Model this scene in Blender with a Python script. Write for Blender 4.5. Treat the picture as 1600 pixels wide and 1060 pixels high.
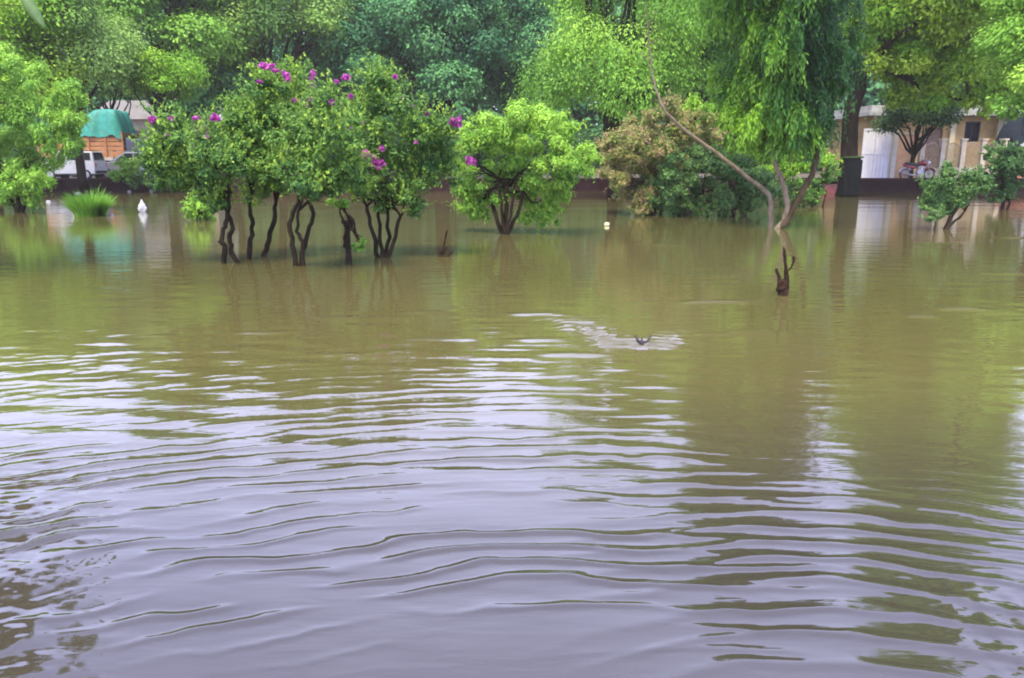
import bpy, bmesh, math, random
import numpy as np
from mathutils import Vector, Matrix

for o in list(bpy.data.objects): bpy.data.objects.remove(o)
SC = bpy.context.scene
COL = SC.collection
R = math.radians
# ------------------------------------------------------------------ camera
PITCH = 13.1; HC = 1.6; FPX = 1200.0
cam = bpy.data.cameras.new("camera"); cam.sensor_width = 36; cam.lens = 27.0; cam.clip_start = .05; cam.clip_end = 2000
co = bpy.data.objects.new("camera", cam); COL.objects.link(co)
co.location = (0, 0, HC); co.rotation_euler = (R(90 - PITCH), 0, 0); SC.camera = co
# ------------------------------------------------------------------ world and sun
SUN_EL, SUN_ROT = 62, 200
w = bpy.data.worlds.new("World"); SC.world = w; w.use_nodes = True
nt = w.node_tree; bg = nt.nodes["Background"]
sky = nt.nodes.new("ShaderNodeTexSky"); sky.sky_type = 'NISHITA'; sky.sun_disc = False
sky.sun_elevation = R(SUN_EL); sky.sun_rotation = R(SUN_ROT); sky.air_density = 1.0; sky.dust_density = 3.0; sky.ozone_density = 1.5
mx = nt.nodes.new("ShaderNodeMix"); mx.data_type = 'RGBA'; mx.inputs[0].default_value = .72     # thin even cloud over the blue
tc = nt.nodes.new("ShaderNodeTexCoord"); nz = nt.nodes.new("ShaderNodeTexNoise"); nz.inputs['Scale'].default_value = 1.6; nz.inputs['Detail'].default_value = 4
cr = nt.nodes.new("ShaderNodeValToRGB")
cr.color_ramp.elements[0].position = .3; cr.color_ramp.elements[0].color = (4.9, 5.2, 9.6, 1)
cr.color_ramp.elements[1].position = .75; cr.color_ramp.elements[1].color = (8.8, 9.1, 14.2, 1)
sp = nt.nodes.new("ShaderNodeSeparateXYZ"); nt.links.new(tc.outputs['Generated'], sp.inputs[0])      # cloud thins and brightens lower down
mr = nt.nodes.new("ShaderNodeMapRange"); mr.inputs[1].default_value = .72; mr.inputs[2].default_value = .22; mr.inputs[3].default_value = -.22; mr.inputs[4].default_value = .22; mr.clamp = True
ad = nt.nodes.new("ShaderNodeMath"); ad.operation = 'ADD'
nt.links.new(sp.outputs[2], mr.inputs[0]); nt.links.new(nz.outputs['Fac'], ad.inputs[0]); nt.links.new(mr.outputs[0], ad.inputs[1])
nt.links.new(tc.outputs['Generated'], nz.inputs['Vector']); nt.links.new(ad.outputs[0], cr.inputs[0])
nt.links.new(sky.outputs[0], mx.inputs[6]); nt.links.new(cr.outputs[0], mx.inputs[7])
nt.links.new(mx.outputs[2], bg.inputs[0]); bg.inputs[1].default_value = .15
sl = bpy.data.lights.new("sun", 'SUN'); sl.energy = 2.6; sl.angle = R(14); sl.color = (1, .90, .60)
so = bpy.data.objects.new("sun", sl); COL.objects.link(so)
sd = Vector((math.sin(R(SUN_ROT)) * math.cos(R(SUN_EL)), math.cos(R(SUN_ROT)) * math.cos(R(SUN_EL)), math.sin(R(SUN_EL))))
so.rotation_euler = (sd).to_track_quat('Z', 'Y').to_euler(); so.location = (0, 0, 60)
SC.view_settings.view_transform = 'Standard'; SC.view_settings.look = 'None'
SC.view_settings.exposure = 1.36; SC.view_settings.gamma = 1
SC.render.engine = 'CYCLES'
SC.cycles.filter_width = 1.9; SC.cycles.max_bounces = 6; SC.cycles.diffuse_bounces = 3; SC.cycles.transmission_bounces = 4; SC.cycles.transparent_max_bounces = 6

# ------------------------------------------------------------------ helpers
_th = R(PITCH); _F = np.array([0, math.cos(_th), -math.sin(_th)]); _U = np.array([0, math.sin(_th), math.cos(_th)])
def W(px, py, Y):
    """world point that the photograph shows at (px, py) when it stands Y metres away"""
    d = _F + np.array([(px - 800) / FPX, 0, 0]) + _U * ((530 - py) / FPX)
    d = d * (Y / d[1]); return np.array([d[0], Y, HC + d[2]])
def S(n, Y): return n * Y / FPX
def waterY(py):
    a = _th - math.atan((530 - py) / FPX); return HC / math.tan(a)

def tag(o, label=None, cat=None, group=None, kind=None):
    if label: o['label'] = label
    if cat: o['category'] = cat
    if group: o['group'] = group
    if kind: o['kind'] = kind
    return o
def thing(name, loc, label, cat, group=None, rz=0):
    o = bpy.data.objects.new(name, None); COL.objects.link(o); o.location = loc; o.rotation_euler = (0, 0, rz)
    o.empty_display_size = .2
    return tag(o, label, cat, group)
def link(name, me, mat=None, parent=None, smooth=False):
    o = bpy.data.objects.new(name, me); COL.objects.link(o)
    if mat: me.materials.append(mat)
    if smooth: me.polygons.foreach_set('use_smooth', [True] * len(me.polygons))
    if parent is not None: o.parent = parent
    return o
def np_mesh(name, V, F4):
    me = bpy.data.meshes.new(name); n, f = len(V), len(F4); k = F4.shape[1]
    me.vertices.add(n); me.vertices.foreach_set('co', V.astype(np.float32).ravel())
    me.loops.add(f * k); me.loops.foreach_set('vertex_index', F4.astype(np.int32).ravel())
    me.polygons.add(f); me.polygons.foreach_set('loop_start', np.arange(0, f * k, k, dtype=np.int32))
    me.update(calc_edges=True); return me

class MB:
    """collects boxes, tubes, lathes and prisms, links them as one mesh object"""
    def __init__(s): s.bm = bmesh.new()
    def box(s, c, d, rz=0, bev=0, rx=0, ry=0):
        r = bmesh.ops.create_cube(s.bm, size=1)
        M = Matrix.Translation(Vector(c)) @ Matrix.Rotation(rz, 4, 'Z') @ Matrix.Rotation(ry, 4, 'Y') @ Matrix.Rotation(rx, 4, 'X') @ Matrix.Diagonal((d[0], d[1], d[2], 1))
        bmesh.ops.transform(s.bm, matrix=M, verts=r['verts'])
        if bev:
            es = list({e for v in r['verts'] for e in v.link_edges})
            bmesh.ops.bevel(s.bm, geom=es, offset=bev, segments=2, affect='EDGES')
        return s
    def tube(s, pts, rad, n=8, cap=True):
        pts = [Vector(p) for p in pts]; m = len(pts)
        if not hasattr(rad, '__len__'): rad = [rad] * m
        rings = []; up = Vector((.13, .97, .21))
        for i, p in enumerate(pts):
            t = (pts[min(i + 1, m - 1)] - pts[max(i - 1, 0)]).normalized()
            a = t.cross(up)
            if a.length < .1: a = t.cross(Vector((1, 0, 0)))
            a.normalize(); b = t.cross(a)
            rings.append([s.bm.verts.new(p + (a * math.cos(q) + b * math.sin(q)) * rad[i]) for q in [2 * math.pi * k / n for k in range(n)]])
        for i in range(m - 1):
            for k in range(n): s.bm.faces.new((rings[i][k], rings[i][(k + 1) % n], rings[i + 1][(k + 1) % n], rings[i + 1][k]))
        if cap:
            s.bm.faces.new(rings[0]); s.bm.faces.new(rings[-1][::-1])
        return s
    def torus(s, c, R1, r, axis='Y', n=28, m=8):
        vs = []
        for i in range(n):
            a = 2 * math.pi * i / n; row = []
            for j in range(m):
                b = 2 * math.pi * j / m; rr = R1 + r * math.cos(b)
                row.append(s.bm.verts.new(Vector(c) + Vector((rr * math.cos(a), r * math.sin(b), rr * math.sin(a)))))
            vs.append(row)
        for i in range(n):
            for j in range(m): s.bm.faces.new((vs[i][j], vs[i][(j + 1) % m], vs[(i + 1) % n][(j + 1) % m], vs[(i + 1) % n][j]))
        return s
    def disc(s, c, r, th, n=24): return s.tube([(c[0], c[1] - th / 2, c[2]), (c[0], c[1] + th / 2, c[2])], r, n)
    def prism(s, poly, y0, y1, inset=None):
        """side-view polygon (x, z) run from y0 to y1; inset(x,z,side) may narrow it"""
        a = [s.bm.verts.new((x, y0 + (inset(x, z) if inset else 0), z)) for x, z in poly]
        b = [s.bm.verts.new((x, y1 - (inset(x, z) if inset else 0), z)) for x, z in poly]
        n = len(poly)
        for i in range(n): s.bm.faces.new((a[i], a[(i + 1) % n], b[(i + 1) % n], b[i]))
        s.bm.faces.new(a[::-1]); s.bm.faces.new(b); return s
    def ball(s, c, d, sub=2):
        r = bmesh.ops.create_icosphere(s.bm, subdivisions=sub, radius=1)
        bmesh.ops.transform(s.bm, matrix=Matrix.Translation(Vector(c)) @ Matrix.Diagonal((d[0], d[1], d[2], 1)), verts=r['verts']); return s
    def build(s, name, mat, parent=None, smooth=False, bevel=0):
        bmesh.ops.recalc_face_normals(s.bm, faces=s.bm.faces)
        me = bpy.data.meshes.new(name); s.bm.to_mesh(me); s.bm.free()
        o = link(name, me, mat, parent, smooth)
        if bevel:
            b = o.modifiers.new('bevel', 'BEVEL'); b.width = bevel; b.segments = 2; b.limit_method = 'ANGLE'
        return o

# ---- value noise
_rng = np.random.RandomState(7); _T = _rng.rand(256, 256)
def vnoise(x, y):
    xi = np.floor(x).astype(int); yi = np.floor(y).astype(int); fx = x - xi; fy = y - yi
    fx = fx ** 3 * (fx * (fx * 6 - 15) + 10); fy = fy ** 3 * (fy * (fy * 6 - 15) + 10)
    a = _T[xi & 255, yi & 255]; b = _T[(xi + 1) & 255, yi & 255]; c = _T[xi & 255, (yi + 1) & 255]; d = _T[(xi + 1) & 255, (yi + 1) & 255]
    return (a * (1 - fx) + b * fx) * (1 - fy) + (c * (1 - fx) + d * fx) * fy
def fbm(x, y, o=3):
    s = 0; a = .5
    for i in range(o): s = s + a * vnoise(x * 2 ** i + 17 * i, y * 2 ** i + 31 * i); a *= .5
    return s / (1 - .5 ** o)
def sst(a, b, x):
    t = np.clip((x - a) / (b - a), 0, 1); return t * t * (3 - 2 * t)

# ---- materials
def principled(name, col, rough=.6, metal=0, spec=.5, noise=None, bump=0, ns=8, coat=0, stretch=(1, 1, 1)):
    m = bpy.data.materials.new(name); m.use_nodes = True; t = m.node_tree; p = t.nodes["Principled BSDF"]
    p.inputs['Roughness'].default_value = rough; p.inputs['Metallic'].default_value = metal
    p.inputs['Specular IOR Level'].default_value = spec; p.inputs['Coat Weight'].default_value = coat
    p.inputs['Base Color'].default_value = (*col, 1)
    if noise or bump:
        c = t.nodes.new("ShaderNodeTexCoord"); mp = t.nodes.new("ShaderNodeMapping"); mp.inputs['Scale'].default_value = stretch
        n = t.nodes.new("ShaderNodeTexNoise"); n.inputs['Scale'].default_value = ns; n.inputs['Detail'].default_value = 6; n.inputs['Roughness'].default_value = .65
        t.links.new(c.outputs['Object'], mp.inputs[0]); t.links.new(mp.outputs[0], n.inputs['Vector'])
        if noise:
            r = t.nodes.new("ShaderNodeValToRGB"); r.color_ramp.elements[0].position = .35; r.color_ramp.elements[1].position = .65
            r.color_ramp.elements[0].color = (*col, 1); r.color_ramp.elements[1].color = (*noise, 1)
            t.links.new(n.outputs['Fac'], r.inputs[0]); t.links.new(r.outputs[0], p.inputs['Base Color'])
        if bump:
            b = t.nodes.new("ShaderNodeBump"); b.inputs['Strength'].default_value = bump; b.inputs['Distance'].default_value = .02
            t.links.new(n.outputs['Fac'], b.inputs['Height']); t.links.new(b.outputs[0], p.inputs['Normal'])
    return m
def leafmat(name, stops, trans=.30, rough=.5):
    stops = [tuple(min(.6, c * (1.55, 1.5, 1.5)[i]) for i, c in enumerate(q)) for q in stops] if 'leaf' in name else stops
    """leaf colour runs along stops with each leaf's own 'tint' value (new growth to old leaf)"""
    m = bpy.data.materials.new(name); m.use_nodes = True; t = m.node_tree; p = t.nodes["Principled BSDF"]; out = t.nodes["Material Output"]
    a = t.nodes.new("ShaderNodeAttribute"); a.attribute_name = 'tint'
    r = t.nodes.new("ShaderNodeValToRGB"); e = r.color_ramp.elements
    while len(e) < len(stops): e.new(.5)
    for i, s in enumerate(stops): e[i].position = i / (len(stops) - 1); e[i].color = (*s, 1)
    t.links.new(a.outputs['Fac'], r.inputs[0]); t.links.new(r.outputs[0], p.inputs['Base Color'])
    p.inputs['Roughness'].default_value = rough; p.inputs['Specular IOR Level'].default_value = .14
    tr = t.nodes.new("ShaderNodeBsdfTranslucent"); ml = t.nodes.new("ShaderNodeMixShader"); ml.inputs[0].default_value = trans
    t.links.new(r.outputs[0], tr.inputs[0]); t.links.new(p.outputs[0], ml.inputs[1]); t.links.new(tr.outputs[0], ml.inputs[2])
    t.links.new(ml.outputs[0], out.inputs[0]); return m

M_bark = principled('bark_dark', (.008, .006, .004), .9, spec=.08, noise=(.028, .02, .013), bump=.6, ns=9, stretch=(1, 1, .3))
M_bark2 = principled('bark_pale', (.11, .085, .055), .85, spec=.08, noise=(.22, .175, .12), bump=.5, ns=10, stretch=(1, 1, .4))
M_bark3 = principled('bark_brown', (.03, .021, .012), .85, spec=.08, noise=(.085, .06, .034), bump=.5, ns=10, stretch=(1, 1, .4))
M_wood = principled('wet_wood', (.010, .005, .003), .9, spec=.15, noise=(.035, .018, .010), bump=.5, ns=20)

L_yel = leafmat('leaf_yellow_green', [(.05, .12, .012), (.12, .27, .02), (.27, .44, .04)])
L_bri = leafmat('leaf_bright', [(.05, .12, .015), (.11, .25, .03), (.22, .38, .05)])
L_mid = leafmat('leaf_mid', [(.03, .08, .016), (.07, .17, .025), (.15, .30, .04)])
L_dark = leafmat('leaf_dark', [(.014, .045, .012), (.038, .095, .025), (.11, .20, .055)])
L_teal = leafmat('leaf_bluish', [(.011, .045, .020), (.034, .118, .048), (.095, .24, .08)])
L_grey = leafmat('leaf_greyish', [(.022, .065, .012), (.07, .155, .028), (.17, .29, .06)])
L_brown = leafmat('leaf_dry', [(.05, .12, .022), (.12, .18, .035), (.20, .20, .06), (.29, .20, .12)])
L_myr = leafmat('leaf_myrtle', [(.022, .065, .018), (.06, .14, .03), (.13, .24, .04), (.26, .38, .04)])
L_mast = leafmat('leaf_mast', [(.014, .05, .014), (.035, .11, .018), (.13, .27, .022)], trans=.3, rough=.35)
L_flower = leafmat('petal_magenta', [(.26, .015, .22), (.44, .04, .36), (.62, .14, .46), (.62, .30, .50)], trans=.4)
L_grass = leafmat('grass_blade', [(.08, .20, .02), (.14, .34, .03), (.24, .46, .06)])

# ---- foliage
def leaf_quads(P, A, N, L, Wd, tint):
    n = len(P); A = A / np.linalg.norm(A, axis=1, keepdims=True)
    Sd = np.cross(A, N); Sd /= np.linalg.norm(Sd, axis=1, keepdims=True) + 1e-9
    L = L[:, None]; Wd = Wd[:, None]; up = np.cross(Sd, A)
    V = np.stack([P - A * L * .5, P + Sd * Wd * .5 + A * L * .08 + up * Wd * .15, P + A * L * .5, P - Sd * Wd * .5 + A * L * .08 + up * Wd * .15], 1).reshape(-1, 3)
    return V, np.repeat(tint, 4)
def foliage(name, V, tint, mat, parent, origin):
    V = V - np.array(origin)[None]
    me = np_mesh(name, V, np.arange(len(V)).reshape(-1, 4))
    at = me.attributes.new('tint', 'FLOAT', 'POINT'); at.data.foreach_set('value', np.clip(tint, 0, 1).astype(np.float32))
    return link(name, me, mat, parent)
def rdir(rs, n):
    v = rs.normal(size=(n, 3)); return v / np.linalg.norm(v, axis=1, keepdims=True)
def puff_leaves(rs, puffs, n, size, asp=.55, droop=.15, tvar=.3, hollow=.55, flat=.5):
    """leaves over and inside soft clumps; puffs rows = x y z rx ry rz (tint)"""
    pf = np.array([p[:6] for p in puffs], float); tb = np.array([p[6] if len(p) > 6 else .5 for p in puffs])
    area = (pf[:, 3] * pf[:, 5]) ** 1.0; pr = area / area.sum()
    k = rs.choice(len(pf), n, p=pr); d = rdir(rs, n)
    # each clump is itself made of twigs: leaves gather round twig directions
    tw = rdir(rs, len(pf) * 26).reshape(len(pf), 26, 3); j = rs.randint(0, 26, n)
    d = d * .55 + tw[k, j] * .8; d /= np.linalg.norm(d, axis=1, keepdims=True)
    rad = hollow + (1.06 - hollow) * rs.rand(n) ** .6
    lump = .82 + .36 * ((np.abs(np.sin(j * 7.3 + k * 3.1))))
    rad = np.where(rs.rand(n) < .22, rad * (1.05 + .45 * rs.rand(n)), rad)
    P = pf[k, :3] + d * pf[k, 3:6] * (rad * lump)[:, None]
    N = d + np.array([0, 0, flat]) + rs.normal(size=(n, 3)) * .27
    A = np.cross(N, rdir(rs, n)) + d * .4 + np.array([0, 0, -droop]) * 1.5
    N = N / np.linalg.norm(N, axis=1, keepdims=True)
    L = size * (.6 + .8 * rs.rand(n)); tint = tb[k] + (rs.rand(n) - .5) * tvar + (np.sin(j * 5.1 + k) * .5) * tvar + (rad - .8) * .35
    return leaf_quads(P, A, N, L, L * asp, tint)
def sprays(rs, starts, outs, n_leaf, length, size, asp, drop, tint0, tvar=.3):
    """drooping leafy twigs: each begins at starts, leaves along outs and then hangs"""
    ns = len(starts); t = np.linspace(.05, 1, n_leaf)[None, :, None]
    ln = (length * (.6 + .7 * rs.rand(ns)))[:, None, None]
    C = starts[:, None, :] + outs[:, None, :] * ln * (t * (1 - .45 * t)) + np.array([0, 0, -1.])[None, None] * ln * drop * t ** 1.8
    P = (C + rs.normal(size=C.shape) * size * .25).reshape(-1, 3); n = len(P)
    tang = outs[:, None, :] * (1 - .9 * t) + np.array([0, 0, -1.]) * drop * 1.8 * t
    A = (tang / np.linalg.norm(tang, axis=2, keepdims=True)).reshape(-1, 3) + rs.normal(size=(n, 3)) * .35
    N = np.repeat(outs, n_leaf, 0) + rs.normal(size=(n, 3)) * .5 + np.array([0, 0, .5])
    L = size * (.6 + .8 * rs.rand(n))
    tint = np.repeat(tint0, n_leaf) + (rs.rand(n) - .5) * tvar
    return leaf_quads(P + A * L[:, None] * .3, A, N, L, L * asp, tint)

def limb_pts(a, b, rs, n=6, wob=.06, sag=0):
    a = np.array(a, float); b = np.array(b, float); ln = np.linalg.norm(b - a); pts = []
    off = np.zeros(3)
    for i in range(n + 1):
        t = i / n; off = off + rs.normal(size=3) * wob * ln / n * 1.6
        pts.append(a + (b - a) * t + off * math.sin(math.pi * t) ** .7 + np.array([0, 0, sag * math.sin(math.pi * t)]))
    pts[0] = a; pts[-1] = b; return pts
def trunk_mesh(base, fork, puffs, rs, r0, mat, parent, origin, limbs=9, twig=.25, name='trunk'):
    mb = MB(); o = np.array(origin)
    base = np.array(base, float); fork = np.array(fork, float)
    pts = limb_pts(base, fork, rs, 7, .05)
    m = len(pts); mb.tube([p - o for p in pts], [r0 * (1.35 if i == 0 else 1 - .35 * i / m) for i in range(m)], 10)
    idx = rs.permutation(len(puffs))[:limbs]
    for k in idx:
        p = puffs[k]; c = np.array(p[:3]); t0 = .55 + .45 * rs.rand(); s = pts[min(m - 1, int(t0 * (m - 1)))]
        q = limb_pts(s, c, rs, 5, .12, sag=.0)
        mb.tube([x - o for x in q], [r0 * .5 * (1 - .8 * i / 5) + .006 for i in range(6)], 6)
        for _ in range(3):
            e = c + rdir(rs, 1)[0] * np.array(p[3:6]) * .8; g = limb_pts(q[3], e, rs, 3, .12)
            mb.tube([x - o for x in g], [r0 * twig * .5, r0 * twig * .35, r0 * twig * .22, .004], 5)
    return mb.build(name, mat, parent, smooth=True)

def big_tree(label, px, Y, zb, cz, rx, ry, rz, mat, seed, npuff=48, nleaf=26000, leaf=.22, r0=.28, zfork=None, bark=None, cut=None, droop=.15, group=None,
             name='tree', prad=.22, tmean=.5, asp=.55, cat='tree', tvar=.10):
    """cz, rx, ry, rz: ellipsoid of the crown in metres; px fixes its bearing"""
    rs = np.random.RandomState(seed); x = W(px, 250, Y)[0]; o = (x, Y, zb)
    t = thing(name, o, label, cat, group)
    d = rdir(rs, npuff); d[:, 2] = np.where(d[:, 2] < -.5, -d[:, 2], d[:, 2])
    rr = (.45 + .5 * rs.rand(npuff))[:, None]
    C = np.array([x, Y, cz]) + d * np.array([rx, ry, rz]) * rr
    pr = prad * (rx + rz) / 2 * (.65 + .7 * rs.rand(npuff))
    puffs = [(C[i, 0], C[i, 1], C[i, 2], pr[i] * 1.15, pr[i] * 1.1, pr[i] * .78, tmean + (rs.rand() - .5) * .75) for i in range(npuff)]
    if cut: puffs = [p for p in puffs if cut(p)]
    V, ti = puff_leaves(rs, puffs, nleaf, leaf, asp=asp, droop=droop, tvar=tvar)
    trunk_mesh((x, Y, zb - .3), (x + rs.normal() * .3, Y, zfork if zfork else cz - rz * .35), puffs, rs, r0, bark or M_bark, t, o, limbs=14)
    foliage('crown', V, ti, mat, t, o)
    return t

# ================================================================== SETTING
# ---- ground: flooded park bed and the higher road strip behind the wall, one sheet out to the horizon
def ground():
    ys = [-60, 0, 10, 20, 30, 38, 41.2, 41.5, 41.9, 44, 50, 60, 80, 120, 200, 400, 900]
    zs = [-.45] * 7 + [-.3, .42, .5, .52, .55, .6, .7, 1, 2, 4]
    xs = np.linspace(-500, 500, 60); V = []
    for y, z in zip(ys, zs):
        for x in xs: V.append((x, y, z))
    n = len(xs); F = [(i * n + j, i * n + j + 1, (i + 1) * n + j + 1, (i + 1) * n + j) for i in range(len(ys) - 1) for j in range(n - 1)]
    me = np_mesh('ground', np.array(V), np.array(F))
    m = principled('earth', (.075, .06, .04), .95, noise=(.14, .115, .08), bump=.4, ns=1.5)
    tag(link('ground', me, m), kind='structure')
    mb = MB(); mb.box((0, 46.2, .535), (160, 5.6, .03)); tag(mb.build('road', principled('asphalt', (.05, .05, .05), .8, noise=(.085, .08, .075), ns=3, bump=.2)), kind='structure')
ground()

# ---- water
RIDGE = [(1070, 1175, 473, .012), (1470, 1535, 484, .010), (1425, 1455, 495, .009), (1100, 1140, 522, .006), (1150, 1200, 519, .006),
         (800, 870, 492, .007), (640, 690, 488, .005), (500, 560, 498, .005), (380, 440, 520, .006), (640, 720, 530, .006), (820, 880, 532, .007), (860, 960, 556, .008),
         (1540, 1600, 428, .006), (1000, 1060, 383, .006), (1440, 1500, 380, .007), (1560, 1600, 372, .008)]
def wave_h(X, Y):
    D = np.hypot(X, Y)
    h = np.zeros_like(X)
    # rings from someone wading at the bank, wide arcs
    n1 = fbm(X * .55 + 3, Y * .8 + 9, 3) - .5; n2 = fbm(X * 1.5 + 40, Y * 3.2, 2) - .5
    r1 = np.hypot(X - .35, (Y + 2.2)); lam = .205 + .035 * sst(4.5, 8, r1 - 2)
    ph = 2 * np.pi * r1 / .148 + 9.5 * n1 + 4.5 * n2 + 1.6 * (fbm(X * 4.5 + 8, Y * 8 + 3, 2) - .5) * 2
    env = sst(2.05, 2.85, Y) * (1 - .78 * sst(5.0, 7.4, Y)) * (1 - sst(9, 14, Y)) * (1 - .75 * sst(.9, 1.6, X))
    am = np.clip(.50 + 2.6 * (fbm(X * .95 + 11, Y * 4.6 + 5, 3) - .46), .0, 1.4)
    h += (.0027 + .0084 * (1 - sst(2.9, 4.8, Y))) * env * am * (np.exp(2.4 * (np.cos(ph) - 1)) - .33)
    # second, crossing longer swell
    ph2 = 2 * np.pi * np.hypot(X + 2.5, Y + 3.5) / .34 + 8 * (fbm(X * .6 + 70, Y * .7 + 3, 3) - .5)
    h += .0015 * sst(2.6, 4.0, Y) * (1 - sst(5.6, 8, Y)) * np.sin(ph2) * (1 - .6 * sst(1.0, 1.8, X))
    # rings to the right, from close to the bank
    r2 = np.hypot(X - 1.0, Y - .55); ph = 2 * np.pi * r2 / .165 + 7.0 * (fbm(X * .8 + 80, Y * 1.1 + 8, 3) - .5) + 4 * n2 + 1.8 * (fbm(X * 4 + 18, Y * 7 + 3, 2) - .5)
    env = sst(1.35, 1.7, r2) * (1 - sst(2.9, 3.35, r2)) * sst(-.1, 1.1, X) * (.25 + 1.1 * fbm(X * 1.0 + 5, Y * 2.8 + 50, 3))
    h += .0074 * env * (np.exp(1.5 * (np.cos(ph) - 1)) - .5)
    # loose chop at the lower left and lower right corners
    c1 = sst(-1.45, -2.2, X + .45 * (Y - 3.0)) * (1 - sst(3.3, 4.6, Y)); c2 = sst(1.25, 1.75, X) * (1 - sst(2.5, 2.95, Y))
    h += (.0085 * c1 + .007 * c2) * (fbm(X * 6.5 + 1, Y * 9 + 2, 3) - .5) * 2
    h += .0011 * (fbm(X * 2.6 + 15, Y * 11 + 7, 2) - .5) * 2 * sst(3.6, 5.5, Y) * (1 - sst(9, 13, Y))
    # small wind ripple everywhere, long across the view
    h += .0017 * (fbm(X * 1.7 + 5, Y * 5.5, 3) - .5) * 2 * sst(3.0, 6, Y) * (1 - sst(12, 20, Y))
    h += .0022 * (fbm(X * 2.2 + 90, Y * 7.0 + 33, 2) - .5) * 2 * sst(4.6, 5.6, Y) * (1 - sst(6.6, 8.2, Y)) * (.5 + 1.2 * (1 - sst(-.2, 1.3, X - .1)))
    h += .010 * (fbm(X * .35 + 5, Y * .9, 2) - .5) * sst(14, 24, Y)
    # broken water behind the forked twig, spreading away in a wedge
    dx = X - 1.14; dy = Y - 6.5
    la = np.exp(-((dx + .10 + .36 * dy) / (.16 + .08 * dy)) ** 2); ra = np.exp(-((dx - .10 - .45 * dy) / (.15 + .10 * dy)) ** 2) * .55
    m = np.clip(la * (1 - sst(.9, 1.9, dy)) + ra * (1 - sst(.5, 1.3, dy)) + .9 * np.exp(-(dx / .42) ** 4) * (1 - sst(.2, .5, dy)), 0, 1.2) * sst(-.05, .06, dy)
    q = dy + .42 * np.abs(dx)
    chop = m * .8 * sst(.25, .75, fbm(X * 2.2 + 60, Y * 6 + 20, 2) + .25 * m)
    h += .0140 * m * (.55 * np.sin(2 * np.pi * q / .12 + 12 * fbm(X * 2.5, Y * 3.5, 2)) + 2.6 * (fbm(X * 5.5 + 3, Y * 13 + 4, 3) - .5))
    h += .010 * np.exp(-((dx - .02) / .36) ** 4 - ((dy - .05) / .06) ** 2)
    # single long crests that catch the sky
    for a, b, py, A in RIDGE:
        y0 = waterY(py); dp = y0 * math.cos(_th) + .36; x0 = (a - 800) / FPX * dp; x1 = (b - 800) / FPX * dp
        u = (X - (x0 + x1) / 2) / ((x1 - x0) / 2 + .05); wd = .016 * y0 / 1.6
        h += A * 1.4 * np.exp(-u ** 4) * np.exp(-((Y - y0 - .03 * np.sin(X * 3)) / wd) ** 2)
        chop = np.maximum(chop, (A / .012) * .9 * np.exp(-u ** 4) * np.exp(-((Y - y0) / (wd * 1.4)) ** 2))
    return h, chop
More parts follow.
